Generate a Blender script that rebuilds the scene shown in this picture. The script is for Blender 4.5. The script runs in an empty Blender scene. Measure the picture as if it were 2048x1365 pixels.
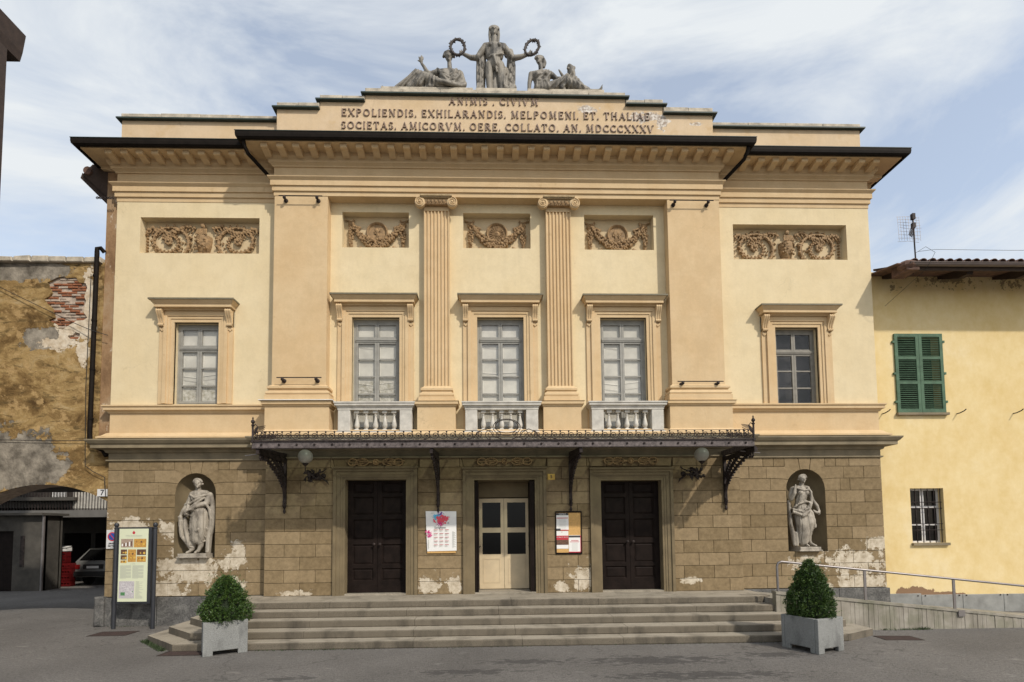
import bpy, bmesh, math, random
from math import pi, sin, cos, radians as R, sqrt, atan2
from mathutils import Vector, Matrix, noise
from mathutils.geometry import tessellate_polygon
random.seed(7)
S = bpy.context.scene
COL = S.collection
# ------------------------------------------------------------------ camera
cam = bpy.data.objects.new('camera', bpy.data.cameras.new('camera')); COL.objects.link(cam)
cam.data.sensor_width = 36.0; cam.data.lens = 1000.0/2048*36
cam.data.shift_x = (1024-1004.9)/2048; cam.data.shift_y = (1005.75-682.5)/2048
cam.data.clip_start = .1; cam.data.clip_end = 3000
_y, _p, _r = 0.028859, 0.05559, -0.009585
_f = Vector((sin(_y)*cos(_p), cos(_y)*cos(_p), sin(_p))); _rt = Vector((cos(_y), -sin(_y), 0)); _up = _rt.cross(_f)
_rt2 = cos(_r)*_rt+sin(_r)*_up; _up2 = -sin(_r)*_rt+cos(_r)*_up
m = Matrix((_rt2, _up2, -_f)).transposed().to_4x4(); m.translation = Vector((-0.4075, -13.12, 2.33))
cam.matrix_world = m
S.camera = cam
# ------------------------------------------------------------------ sky, sun, exposure
SUN = Vector((.78, -1, 1.12)).normalized()
w = bpy.data.worlds.new('World'); S.world = w; w.use_nodes = True
nt = w.node_tree; nt.nodes.clear()
def N(t, kind, **kw):
    n = t.nodes.new(kind)
    for k, v in kw.items(): setattr(n, k, v)
    return n
out = N(nt, 'ShaderNodeOutputWorld'); bg = N(nt, 'ShaderNodeBackground'); bg.inputs['Strength'].default_value = .11
sky = N(nt, 'ShaderNodeTexSky', sky_type='NISHITA', sun_disc=False)
sky.sun_elevation = math.asin(SUN.z); sky.sun_rotation = atan2(SUN.x, SUN.y); sky.dust_density = 1.5
tc = N(nt, 'ShaderNodeTexCoord'); mp = N(nt, 'ShaderNodeMapping'); mp.inputs['Scale'].default_value = (1.0, 1.0, 2.6); mp.inputs['Rotation'].default_value = (0, R(28), 0)
n1 = N(nt, 'ShaderNodeTexNoise'); n1.inputs['Scale'].default_value = 1.9; n1.inputs['Detail'].default_value = 9; n1.inputs['Roughness'].default_value = .58; n1.inputs['Distortion'].default_value = .9
cr = N(nt, 'ShaderNodeValToRGB'); cr.color_ramp.elements[0].position = .36; cr.color_ramp.elements[0].color = (.33,)*3+(1,); cr.color_ramp.elements[1].position = .58
mx = N(nt, 'ShaderNodeMixRGB'); mx.inputs['Color2'].default_value = (7.5, 7.85, 8.1, 1)
sc = N(nt, 'ShaderNodeVectorMath', operation='MULTIPLY'); sc.inputs[1].default_value = (2.3, 2.15, 2.0)
L = nt.links.new
L(tc.outputs['Generated'], mp.inputs['Vector']); L(mp.outputs[0], n1.inputs['Vector']); L(n1.outputs['Fac'], cr.inputs['Fac'])
L(sky.outputs[0], sc.inputs[0]); L(sc.outputs[0], mx.inputs['Color1']); L(cr.outputs['Color'], mx.inputs['Fac']); L(mx.outputs[0], bg.inputs['Color']); L(bg.outputs[0], out.inputs['Surface'])
sl = bpy.data.lights.new('sun', 'SUN'); sl.energy = 3.1; sl.angle = R(1.2); sl.color = (1, .93, .82)
so = bpy.data.objects.new('sun', sl); COL.objects.link(so); so.location = (20, -25, 30)
so.rotation_euler = (-SUN).to_track_quat('-Z', 'Y').to_euler()
S.view_settings.view_transform = 'Standard'; S.view_settings.look = 'None'; S.view_settings.exposure = 0.0; S.view_settings.gamma = 1.0
S.view_settings.use_curve_mapping = False
S.render.engine = 'CYCLES'
# ------------------------------------------------------------------ materials
def col(c): return (c[0], c[1], c[2], 1)
def base(name, rough=.8):
    m = bpy.data.materials.new(name); m.use_nodes = True
    t = m.node_tree; b = t.nodes['Principled BSDF']; b.inputs['Roughness'].default_value = rough
    return m, t, b
def noise_n(t, scale, detail=5, rough=.6, stretch=None, vec=None, dist=0):
    g = N(t, 'ShaderNodeNewGeometry'); n = N(t, 'ShaderNodeTexNoise')
    n.inputs['Scale'].default_value = scale; n.inputs['Detail'].default_value = detail; n.inputs['Roughness'].default_value = rough; n.inputs['Distortion'].default_value = dist
    if stretch:
        mp = N(t, 'ShaderNodeMapping'); mp.inputs['Scale'].default_value = stretch
        t.links.new(g.outputs['Position'], mp.inputs['Vector']); t.links.new(mp.outputs[0], n.inputs['Vector'])
    else: t.links.new(g.outputs['Position'], n.inputs['Vector'])
    return n.outputs['Fac']
def ramp(t, fac, stops):
    r = N(t, 'ShaderNodeValToRGB'); e = r.color_ramp.elements
    while len(e) < len(stops): e.new(.5)
    for i, (p, c) in enumerate(stops): e[i].position = p; e[i].color = col(c) if not isinstance(c, (int, float)) else (c, c, c, 1)
    t.links.new(fac, r.inputs['Fac']); return r.outputs['Color']
def mix(t, fac, a, b, mode='MIX'):
    n = N(t, 'ShaderNodeMixRGB', blend_type=mode)
    for s, v in (('Fac', fac), ('Color1', a), ('Color2', b)):
        if hasattr(v, 'is_output'): t.links.new(v, n.inputs[s])
        elif isinstance(v, (int, float)): n.inputs[s].default_value = v if s == 'Fac' else (v, v, v, 1)
        else: n.inputs[s].default_value = col(v)
    return n.outputs[0]
def mathn(t, op, a, b=0.0, clamp=False):
    n = N(t, 'ShaderNodeMath', operation=op, use_clamp=clamp)
    for i, v in enumerate((a, b)):
        if hasattr(v, 'is_output'): t.links.new(v, n.inputs[i])
        else: n.inputs[i].default_value = v
    return n.outputs[0]
def bump(t, b, h, strength=.3, dist=.02):
    n = N(t, 'ShaderNodeBump'); n.inputs['Strength'].default_value = strength; n.inputs['Distance'].default_value = dist
    t.links.new(h, n.inputs['Height']); t.links.new(n.outputs[0], b.inputs['Normal'])
def blobs(t, lst):
    """smooth mask in world space: max over ellipses of (1-distance)"""
    g = N(t, 'ShaderNodeNewGeometry'); res = None
    for (c, r) in lst:
        s = N(t, 'ShaderNodeVectorMath', operation='SUBTRACT'); s.inputs[1].default_value = c; t.links.new(g.outputs['Position'], s.inputs[0])
        q = N(t, 'ShaderNodeVectorMath', operation='MULTIPLY'); q.inputs[1].default_value = tuple(1/x for x in r); t.links.new(s.outputs[0], q.inputs[0])
        l = N(t, 'ShaderNodeVectorMath', operation='LENGTH'); t.links.new(q.outputs[0], l.inputs[0])
        v = mathn(t, 'SUBTRACT', 1.0, l.outputs['Value'])
        res = v if res is None else mathn(t, 'MAXIMUM', res, v)
    return res
def simple(name, c, rough=.7, var=.12, scale=6, bs=0.15, metal=0, spec=None, fine=None):
    m, t, b = base(name, rough)
    f = noise_n(t, scale, 6)
    a = tuple(x*(1-var) for x in c); d = tuple(min(1, x*(1+var)) for x in c)
    cc = ramp(t, f, [(.3, a), (.7, d)])
    t.links.new(cc, b.inputs['Base Color']); b.inputs['Metallic'].default_value = metal
    if bs: bump(t, b, noise_n(t, fine or scale*8, 4), bs, .01)
    if spec is not None: b.inputs['Specular IOR Level'].default_value = spec
    return m
def plaster(name, c, warm, streak=.25, spots=True):
    m, t, b = base(name, .88); b.inputs['Specular IOR Level'].default_value = .2
    f = noise_n(t, .9, 6, .62); k = ramp(t, f, [(.28, warm), (.62, c)])
    f2 = noise_n(t, 5, 5, .6, (1, 1, .18)); k = mix(t, mathn(t, 'MULTIPLY', ramp(t, f2, [(.5, 0), (.75, 1)]), streak), k, tuple(x*.72 for x in c))
    f3 = noise_n(t, 22, 6, .7); k = mix(t, .18, k, ramp(t, f3, [(.3, tuple(x*.75 for x in c)), (.7, tuple(min(1, x*1.12) for x in c))]))
    ck = N(t, 'ShaderNodeTexVoronoi', feature='DISTANCE_TO_EDGE'); ck.inputs['Scale'].default_value = .55
    g = N(t, 'ShaderNodeNewGeometry'); ad = N(t, 'ShaderNodeVectorMath', operation='ADD'); nn = N(t, 'ShaderNodeTexNoise'); nn.inputs['Scale'].default_value = 1.3; nn.inputs['Detail'].default_value = 6
    t.links.new(g.outputs['Position'], nn.inputs['Vector']); t.links.new(g.outputs['Position'], ad.inputs[0]); t.links.new(nn.outputs['Color'], ad.inputs[1]); t.links.new(ad.outputs[0], ck.inputs['Vector'])
    k = mix(t, mathn(t, 'MULTIPLY', ramp(t, ck.outputs['Distance'], [(.001, .35), (.004, 0)]), ramp(t, noise_n(t, .7, 2), [(.52, 0), (.6, 1)])), k, tuple(x*.55 for x in c))
    k = mix(t, ramp(t, noise_n(t, 2.0, 8, .72), [(.40, .28), (.56, 0)]), k, tuple(x*.80 for x in warm))
    if spots:
        f4 = noise_n(t, 3.1, 3, .5); k = mix(t, ramp(t, f4, [(.70, 0), (.74, .5)]), k, tuple(x*.8 for x in warm))
    t.links.new(k, b.inputs['Base Color'])
    bump(t, b, mathn(t, 'ADD', noise_n(t, 60, 3), mathn(t, 'MULTIPLY', noise_n(t, 2.2, 3), 5.0)), .22, .008)
    return m
M = {}
M['wall'] = plaster('cream_plaster', (.705, .592, .388), (.665, .54, .33))
M['trim'] = plaster('ochre_trim_plaster', (.625, .472, .285), (.58, .41, .225))
M['attic'] = plaster('parapet_plaster', (.64, .50, .34), (.60, .44, .26), .35)
def _dmg():
    m = M['attic']; t = m.node_tree; b = t.nodes['Principled BSDF']; l = b.inputs['Base Color'].links[0]; k = l.from_socket; t.links.remove(l)
    v = mathn(t, 'ADD', blobs(t, [((3.95, -.2, 13.55), (.85, .6, .26)), ((4.45, -.2, 13.4), (.3, .6, .3)), ((5.35, -.2, 13.38), (.3, .6, .08)), ((2.4, -.2, 13.75), (.5, .6, .18))]), mathn(t, 'MULTIPLY', mathn(t, 'SUBTRACT', noise_n(t, 6, 8, .75), .5), 2.6))
    k = mix(t, ramp(t, v, [(.40, 0), (.46, 1)]), k, ramp(t, noise_n(t, 14, 6), [(.4, (.33, .27, .22)), (.6, (.70, .66, .60))]))
    k = mix(t, ramp(t, noise_n(t, 1.7, 7, .7), [(.55, 0), (.68, .45)]), k, (.50, .33, .15))
    t.links.new(k, b.inputs['Base Color'])
_dmg()
M['relief_bg'] = plaster('relief_ground_plaster', (.60, .48, .31), (.54, .42, .25))
M['relief'] = simple('relief_stucco', (.29, .185, .09), .75, .4, 14, .6)
M['capstone'] = simple('grimy_capital_stucco', (.40, .30, .17), .85, .3, 20, .4)
M['hoodtop'] = simple('weathered_lead_edge', (.16, .14, .09), .7, .2, 8)
def stone():
    m, t, b = base('rusticated_stucco', .9); b.inputs['Specular IOR Level'].default_value = .2
    f = noise_n(t, 1.6, 6, .62); k = ramp(t, f, [(.3, (.19, .138, .074)), (.5, (.245, .18, .10)), (.72, (.30, .225, .132))])
    dk = ramp(t, noise_n(t, 2.4, 7, .7, (1, 1, 1.6), dist=.8), [(.50, 0), (.66, .55)]); k = mix(t, dk, k, (.12, .085, .045))
    f2 = noise_n(t, 9, 7, .72); k = mix(t, .5, k, ramp(t, f2, [(.34, (.085, .058, .028)), (.66, (.33, .245, .138))]))
    oi = N(t, 'ShaderNodeObjectInfo'); k = mix(t, .27, k, ramp(t, oi.outputs['Random'], [(0, (.13, .092, .046)), (1, (.40, .305, .19))]))
    # paint flaked off in patches at fixed places on the wall
    P = [((-9.6, 0, 2.55), (.75, .6, .32)), ((-8.55, 0, 2.42), (.45, .6, .32)), ((-8.1, 0, 1.45), (1.35, .6, .62)), ((-8.9, 0, .85), (1.2, .6, .5)), ((-6.9, 0, 1.7), (.42, .6, .5)), ((-7.0, 0, 1.0), (.5, .6, .4)),
         ((9.3, 0, 1.45), (1.3, .6, .42)), ((9.6, 0, .85), (1.25, .6, .5)), ((8.0, 0, 1.42), (.55, .6, .22)), ((8.3, 0, .75), (.8, .6, .25)), ((9.9, 0, 1.9), (.5, .6, .3)),
         ((-1.95, -.3, .98), (.42, .6, .38)), ((-1.3, -.3, .9), (.3, .6, .35)), ((2.05, -.3, 1.05), (.5, .6, .55)), ((1.45, -.3, .85), (.35, .6, .2)), ((-5.3, -.3, .8), (.5, .6, .14)), ((4.8, -.3, 1.0), (.35, .6, .12)), ((-3.0, -.3, .8), (.5, .5, .1))]
    ms = blobs(t, P); nz = noise_n(t, 3.6, 9, .68)
    v = mathn(t, 'ADD', ms, mathn(t, 'MULTIPLY', mathn(t, 'SUBTRACT', nz, .5), 3.6))
    v = mathn(t, 'ADD', v, mathn(t, 'MULTIPLY', mathn(t, 'SUBTRACT', noise_n(t, 24, 6, .75), .5), .7))
    msk = ramp(t, v, [(.33, 0), (.37, .45), (.42, 1)])
    pale = ramp(t, noise_n(t, 6, 7, .7), [(.32, (.30, .24, .165)), (.5, (.52, .45, .345)), (.68, (.66, .595, .49))])
    k = mix(t, msk, k, pale)
    t.links.new(k, b.inputs['Base Color'])
    h = mathn(t, 'SUBTRACT', mathn(t, 'MULTIPLY', noise_n(t, 45, 5), .6), mathn(t, 'MULTIPLY', msk, 1.2))
    bump(t, b, h, .45, .012)
    return m
M['stone'] = stone()
M['joint'] = simple('dark_joint_stucco', (.13, .095, .052), .95, .15)  # darker stucco of the core wall behind the block joints
M['frame'] = simple('door_surround_stucco', (.165, .126, .070), .85, .22, 2.2, .25, fine=40)
M['gcorn'] = simple('stone_cornice', (.215, .175, .112), .85, .25, 2.5, .25, fine=40)
def plinth():
    m, t, b = base('grey_plinth_stone', .85)
    f = noise_n(t, 2.5, 8, .7, (1, 1, 1), dist=1.2); k = ramp(t, f, [(.36, (.035, .034, .033)), (.5, (.09, .088, .083)), (.64, (.20, .195, .18))])
    k = mix(t, .4, k, ramp(t, noise_n(t, 30, 5), [(.35, (.05, .05, .048)), (.65, (.22, .21, .2))])); t.links.new(k, b.inputs['Base Color']); bump(t, b, noise_n(t, 25, 6), .5, .02)
    return m
M['plinth'] = plinth()
M['slab'] = simple('pale_grey_slab', (.25, .25, .235), .8, .25, 3, .3)
def granite(name, a, bb, dirt=.35):
    m, t, b = base(name, .85)
    k = mix(t, .5, ramp(t, noise_n(t, 110, 2), [(.35, tuple(x*.55 for x in a)), (.65, tuple(min(1, x*1.4) for x in bb))]), ramp(t, noise_n(t, 1.7, 6), [(.3, a), (.7, bb)]))
    k = mix(t, mathn(t, 'MULTIPLY', ramp(t, noise_n(t, 2.3, 6, .6, (1, 1, .35)), [(.48, 0), (.68, 1)]), dirt), k, tuple(x*.4 for x in a))
    t.links.new(k, b.inputs['Base Color']); bump(t, b, noise_n(t, 90, 3), .35, .006); return m
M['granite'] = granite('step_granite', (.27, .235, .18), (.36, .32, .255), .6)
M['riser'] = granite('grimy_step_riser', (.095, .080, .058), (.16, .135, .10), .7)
M['planter'] = granite('planter_concrete', (.15, .152, .146), (.26, .265, .255), .85)
M['statue'] = None
def marble(name, a, dark, amt, z0=0.0):
    m, t, b = base(name, .62)
    k = ramp(t, noise_n(t, 3, 6), [(.3, tuple(x*.85 for x in a)), (.7, a)])
    geo = N(t, 'ShaderNodeNewGeometry'); pt = mathn(t, 'MULTIPLY', ramp(t, geo.outputs['Pointiness'], [(.455, 1), (.50, 0)]), .6)  # hollows painted darker to deepen the shade in creases and folds
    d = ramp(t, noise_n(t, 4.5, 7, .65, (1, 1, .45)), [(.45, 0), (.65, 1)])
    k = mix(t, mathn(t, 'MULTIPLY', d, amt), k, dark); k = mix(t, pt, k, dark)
    t.links.new(k, b.inputs['Base Color']); bump(t, b, noise_n(t, 70, 4), .3, .005); return m
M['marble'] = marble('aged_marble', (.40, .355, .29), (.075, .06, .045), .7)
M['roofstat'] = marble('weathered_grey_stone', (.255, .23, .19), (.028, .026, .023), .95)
M['wreath'] = simple('rusted_wreath_metal', (.045, .035, .03), .7, .3)
M['gutter'] = simple('dark_copper_gutter', (.012, .009, .007), .7, .3, 5, .1, spec=.1)
M['verdi'] = simple('green_flashing', (.022, .040, .034), .6, .3)
M['coping'] = simple('coping_stone', (.44, .39, .31), .9, .35, 5, .5)
def iron():
    m, t, b = base('painted_rusty_iron', .6); k = ramp(t, noise_n(t, 9, 7), [(.35, (.016, .012, .011)), (.6, (.045, .033, .030))]); b.inputs['Specular IOR Level'].default_value = .2; t.links.new(k, b.inputs['Base Color']); bump(t, b, noise_n(t, 60, 4), .3, .004); return m
M['iron'] = iron()
def fascia():
    m, t, b = base('peeling_canopy_fascia', .65); k = ramp(t, noise_n(t, 14, 9, .75), [(.36, (.03, .023, .022)), (.46, (.085, .067, .064)), (.64, (.17, .14, .133))]); t.links.new(k, b.inputs['Base Color']); bump(t, b, noise_n(t, 40, 5), .4, .005); return m
M['fascia'] = fascia()
M['letter'] = simple('mauve_bronze_letter', (.24, .165, .125), .6, .15)
M['darkwood'] = simple('dark_brown_door', (.013, .0085, .007), .65, .35, 5, .2, spec=.1)
M['cream_door'] = simple('cream_painted_door', (.60, .48, .31), .55, .1, 3, .08)
M['winframe'] = simple('grey_window_paint', (.27, .262, .235), .6, .15)
M['darkframe'] = simple('dark_window_paint', (.20, .185, .155), .6, .2)
def _shut():
    m, t, b = base('white_inner_shutter', .7)
    k = ramp(t, noise_n(t, 1.8, 5, .6), [(.3, (.44, .43, .39)), (.7, (.66, .645, .585))])
    k = mix(t, mathn(t, 'MULTIPLY', ramp(t, noise_n(t, 11, 7, .75), [(.42, 0), (.6, .8)]), ramp(t, blobs(t, [((-3.35, 0, 5.95), (.9, 1, .55)), ((-8, 0, 5.9), (.7, 1, .5))]), [(0, 0), (.3, 1)])), k, (.22, .20, .13))
    t.links.new(k, b.inputs['Base Color']); return m
M['shutter_in'] = _shut()
M['dark'] = simple('dark_interior', (.012, .011, .010), .9, .1, 3, 0)  # near-black colour painted in for unlit rooms behind openings
M['balus'] = simple('pale_grey_stone', (.50, .475, .425), .75, .22, 5, .3)
M['leadcap'] = simple('white_lead_cap', (.75, .75, .73), .5, .1)
M['brick'] = simple('old_brick', (.27, .105, .05), .95, .35, 9, .5)
M['mortar'] = simple('pale_mortar', (.42, .34, .27), .95, .3, 9, .6)
M['greenp'] = simple('green_shutter_paint', (.075, .135, .085), .5, .25, spec=.2)
M['whitew'] = simple('white_window_frame', (.62, .60, .58), .6, .1)
M['tile'] = simple('roof_tile_clay', (.13, .075, .055), .9, .4, 7, .4)
M['rafter'] = simple('dark_eave_wood', (.045, .028, .02), .85, .3)
M['brgutter'] = simple('brown_gutter', (.13, .10, .09), .45, .15)
M['wire'] = simple('black_cable', (.02, .02, .02), .6, .1, 5, 0)
M['steel'] = simple('galvanised_rail', (.24, .22, .215), .4, .12, 4, .05, metal=.6)
M['board_metal'] = simple('anthracite_post', (.028, .030, .036), .45, .15, 5, .05)
M['rust'] = simple('rusty_iron_cover', (.055, .035, .03), .8, .3, 12, .5)
M['paper'] = simple('white_paper', (.80, .79, .77), .6, .02, 2, 0)
M['cork'] = simple('cork_board', (.60, .36, .13), .9, .15, 40, .2)
M['cream_print'] = simple('cream_print', (.66, .69, .50), .35, .03, 2, 0)
M['ink'] = simple('dark_ink', (.04, .04, .045), .6, 0, 2, 0)
M['inkgrey'] = simple('grey_ink', (.40, .41, .36), .6, 0, 2, 0)
M['inkred'] = simple('red_ink', (.50, .03, .05), .6, .05, 2, 0)
M['magenta'] = simple('magenta_ink', (.62, .03, .22), .6, .25, 30, 0)
M['coral'] = simple('coral_ink', (.75, .08, .12), .6, .25, 30, 0)
M['violet'] = simple('violet_ink', (.16, .05, .35), .6, .25, 30, 0)
M['cyan'] = simple('cyan_ink', (.10, .45, .70), .6, .25, 30, 0)
M['blue'] = simple('sign_blue', (.02, .07, .32), .5, 0, 2, 0)
M['signwhite'] = simple('sign_white', (.62, .62, .62), .5, .03, 2, 0)
M['yellowp'] = simple('yellow_plate', (.66, .42, .08), .5, .05, 2, 0)
M['gold'] = simple('gilt_print', (.50, .27, .06), .6, .5, 60, 0)
M['brownprint'] = simple('brown_print', (.12, .06, .035), .6, .6, 50, 0)
M['sepia'] = simple('sepia_print', (.36, .27, .21), .6, .35, 40, 0)
M['mapp'] = simple('map_print', (.48, .45, .47), .6, .3, 60, 0)
M['greenprint'] = simple('green_print', (.08, .22, .09), .6, .1, 10, 0)
M['red'] = simple('red_plastic_crate', (.11, .005, .006), .5, .3, 5, .1)
M['carpaint'] = simple('pale_grey_car_paint', (.16, .16, .155), .35, .04, 3, 0)
M['tyre'] = simple('black_rubber', (.014, .014, .014), .8, .1, 5, 0)
M['taill'] = simple('tail_light_red', (.20, .01, .01), .3, .1, 5, 0)
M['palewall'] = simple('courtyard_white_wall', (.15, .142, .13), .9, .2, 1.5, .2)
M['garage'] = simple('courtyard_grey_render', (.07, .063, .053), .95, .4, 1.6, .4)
M['grass'] = simple('weed_green', (.035, .055, .018), .8, .4, 20, 0)
M['bag'] = simple('grey_sack', (.22, .22, .21), .9, .3, 7, .3)
def asphalt():
    m, t, b = base('old_asphalt', .9)
    k = ramp(t, noise_n(t, .55, 8, .6, (1, 1.6, 1)), [(.32, (.085, .078, .072)), (.55, (.135, .126, .116)), (.72, (.19, .179, .166))])
    k = mix(t, .5, k, ramp(t, noise_n(t, 75, 3, .85), [(.36, (.02, .018, .016)), (.5, (.13, .12, .11)), (.66, (.42, .40, .37))]))
    k = mix(t, .42, k, ramp(t, noise_n(t, 9, 8, .8, (1, 2, 1)), [(.38, (.035, .03, .027)), (.62, (.31, .29, .265))]))
    k = mix(t, .35, k, ramp(t, noise_n(t, 32, 4, .8), [(.38, (.03, .027, .025)), (.62, (.34, .32, .295))]))
    k = mix(t, ramp(t, noise_n(t, .35, 4, .5), [(.35, .45), (.6, 0)]), k, (.07, .064, .058))
    st = mathn(t, 'ADD', blobs(t, [((2.6, -4.15, 0), (1.9, .42, 1)), ((.3, -4.1, 0), (1.1, .22, 1)), ((3.0, -5.1, 0), (2.2, .3, 1)), ((-.8, -4.7, 0), (1.2, .25, 1)), ((-3.6, -4.9, 0), (.6, .2, 1)), ((4.9, -3.9, 0), (1.0, .3, 1))]), mathn(t, 'MULTIPLY', mathn(t, 'SUBTRACT', noise_n(t, 4.2, 5, .6, (1, 2.4, 1)), .5), 3.4))
    k = mix(t, ramp(t, st, [(.36, 0), (.46, .7)]), k, (.05, .046, .044))
    sp = ramp(t, noise_n(t, 3.3, 3, .5, (1, 2.2, 1)), [(.73, 0), (.75, .5)]); k = mix(t, sp, k, (.06, .055, .05))
    pl = ramp(t, noise_n(t, 1.4, 6, .6, (1, 1.8, 1)), [(.62, 0), (.72, .35)]); k = mix(t, pl, k, (.38, .36, .33))
    vor = N(t, 'ShaderNodeTexVoronoi', feature='DISTANCE_TO_EDGE'); vor.inputs['Scale'].default_value = .32
    g = N(t, 'ShaderNodeNewGeometry'); ad = N(t, 'ShaderNodeVectorMath', operation='ADD'); nn = N(t, 'ShaderNodeTexNoise'); nn.inputs['Scale'].default_value = 2.0
    t.links.new(g.outputs['Position'], nn.inputs['Vector']); t.links.new(g.outputs['Position'], ad.inputs[0]); t.links.new(nn.outputs['Color'], ad.inputs[1]); t.links.new(ad.outputs[0], vor.inputs['Vector'])
    ck = ramp(t, vor.outputs['Distance'], [(.002, .55), (.006, 0)]); k = mix(t, ck, k, (.05, .045, .04))
    t.links.new(k, b.inputs['Base Color']); bump(t, b, mathn(t, 'ADD', noise_n(t, 70, 4, .8), mathn(t, 'MULTIPLY', noise_n(t, 14, 5, .7), .8)), 1.0, .016); return m
M['asphalt'] = asphalt()
def concrete():
    m, t, b = base('board_marked_concrete', .9)
    k = ramp(t, noise_n(t, 2.2, 6), [(.3, (.24, .215, .175)), (.7, (.36, .33, .28))])
    k = mix(t, mathn(t, 'MULTIPLY', ramp(t, noise_n(t, 4.5, 6, .7, (1, 1, .12)), [(.45, 0), (.68, 1)]), .55), k, (.12, .11, .08))
    g = N(t, 'ShaderNodeNewGeometry'); s = N(t, 'ShaderNodeSeparateXYZ'); t.links.new(g.outputs['Position'], s.inputs[0])
    k = mix(t, mathn(t, 'MULTIPLY', ramp(t, noise_n(t, 2.6, 5), [(.45, 0), (.6, 1)]), .35), k, (.10, .11, .05))
    t.links.new(k, b.inputs['Base Color']); bump(t, b, noise_n(t, 40, 4), .4, .01); return m
M['concrete'] = concrete()
def archwall():
    m, t, b = base('weathered_ochre_render', .95); b.inputs['Specular IOR Level'].default_value = .15
    k = ramp(t, noise_n(t, 1.15, 9, .68, (1, 1, 1.6), dist=.6), [(.34, (.085, .05, .02)), (.45, (.20, .125, .05)), (.56, (.36, .245, .105)), (.70, (.45, .345, .20))])
    k = mix(t, ramp(t, noise_n(t, 3.6, 8, .7), [(.54, 0), (.60, .8)]), k, (.44, .30, .14))
    k = mix(t, ramp(t, noise_n(t, 2.3, 7, .7, (1, 1, 3.2)), [(.54, 0), (.62, .8)]), k, (.10, .068, .03))
    # bare cement low down and along the top
    v = mathn(t, 'ADD', blobs(t, [((-12.9, .1, 4.3), (1.8, 1, 1.15)), ((-11.9, .1, 4.1), (.9, 1, .6)), ((-13.3, .1, 9.4), (2.6, 1, .5)), ((-12.2, .1, 9.35), (1.2, 1, .35)), ((-11.9, .1, 7.5), (.9, 1, .45))]), mathn(t, 'MULTIPLY', mathn(t, 'SUBTRACT', noise_n(t, 2.4, 8, .65), .5), 1.6))
    ce = ramp(t, v, [(.26, 0), (.31, 1)]); k = mix(t, ce, k, ramp(t, noise_n(t, 3.1, 7), [(.35, (.12, .105, .085)), (.65, (.36, .32, .26))]))
    v2 = mathn(t, 'ADD', blobs(t, [((-11.3, .1, 7.75), (.75, 1, .5)), ((-10.95, .1, 8.6), (.3, 1, 1.0)), ((-11.7, .1, 7.35), (.6, 1, .25)), ((-11.0, .1, 7.1), (.25, 1, .5))]), mathn(t, 'MULTIPLY', mathn(t, 'SUBTRACT', noise_n(t, 4.4, 8, .65), .5), 1.8))
    p = ramp(t, v2, [(.3, 0), (.34, 1)]); k = mix(t, p, k, ramp(t, noise_n(t, 6, 6), [(.35, (.50, .40, .28)), (.65, (.68, .60, .48))]))
    t.links.new(k, b.inputs['Base Color'])
    h = mathn(t, 'ADD', mathn(t, 'MULTIPLY', noise_n(t, 9, 8, .7), 1.0), mathn(t, 'MULTIPLY', mathn(t, 'ADD', ce, p), -.5)); bump(t, b, h, .8, .03); return m
M['arch'] = archwall()
def sidewall():
    m, t, b = base('brown_side_render', .95)
    k = ramp(t, noise_n(t, 2.0, 8, .68, (1, 1, .6)), [(.33, (.17, .095, .045)), (.5, (.30, .185, .095)), (.66, (.36, .26, .16))])
    k = mix(t, ramp(t, noise_n(t, 4.5, 7, .7, (1, 1, .5)), [(.60, 0), (.66, .8)]), k, (.52, .44, .34))
    t.links.new(k, b.inputs['Base Color']); bump(t, b, noise_n(t, 12, 7), .7, .02); return m
M['side'] = sidewall()
def yellowwall():
    m, t, b = base('yellow_house_render', .9); b.inputs['Specular IOR Level'].default_value = .2
    k = ramp(t, noise_n(t, .75, 7, .6), [(.32, (.66, .485, .21)), (.55, (.73, .575, .30)), (.72, (.77, .65, .42))])
    k = mix(t, .35, k, ramp(t, noise_n(t, 3.2, 8, .7, (1, 1, .8)), [(.35, (.62, .46, .20)), (.65, (.78, .65, .40))]))
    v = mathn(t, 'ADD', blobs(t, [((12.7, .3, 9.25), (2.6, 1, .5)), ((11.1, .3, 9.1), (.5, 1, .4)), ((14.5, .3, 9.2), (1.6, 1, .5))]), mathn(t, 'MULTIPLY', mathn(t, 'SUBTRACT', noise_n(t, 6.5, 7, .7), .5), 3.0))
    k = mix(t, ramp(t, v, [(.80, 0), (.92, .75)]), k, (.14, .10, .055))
    v = mathn(t, 'ADD', blobs(t, [((11.2, .3, .52), (.65, 1, .22)), ((12.0, .3, .46), (.7, 1, .10))]), mathn(t, 'MULTIPLY', mathn(t, 'SUBTRACT', noise_n(t, 5, 7, .7), .5), 1.5))
    k = mix(t, ramp(t, v, [(.16, 0), (.2, 1)]), k, (.24, .15, .09))
    t.links.new(k, b.inputs['Base Color']); bump(t, b, mathn(t, 'ADD', noise_n(t, 50, 3), mathn(t, 'MULTIPLY', noise_n(t, 1.5, 3), 5)), .25, .01); return m
M['yellow'] = yellowwall()
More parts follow.
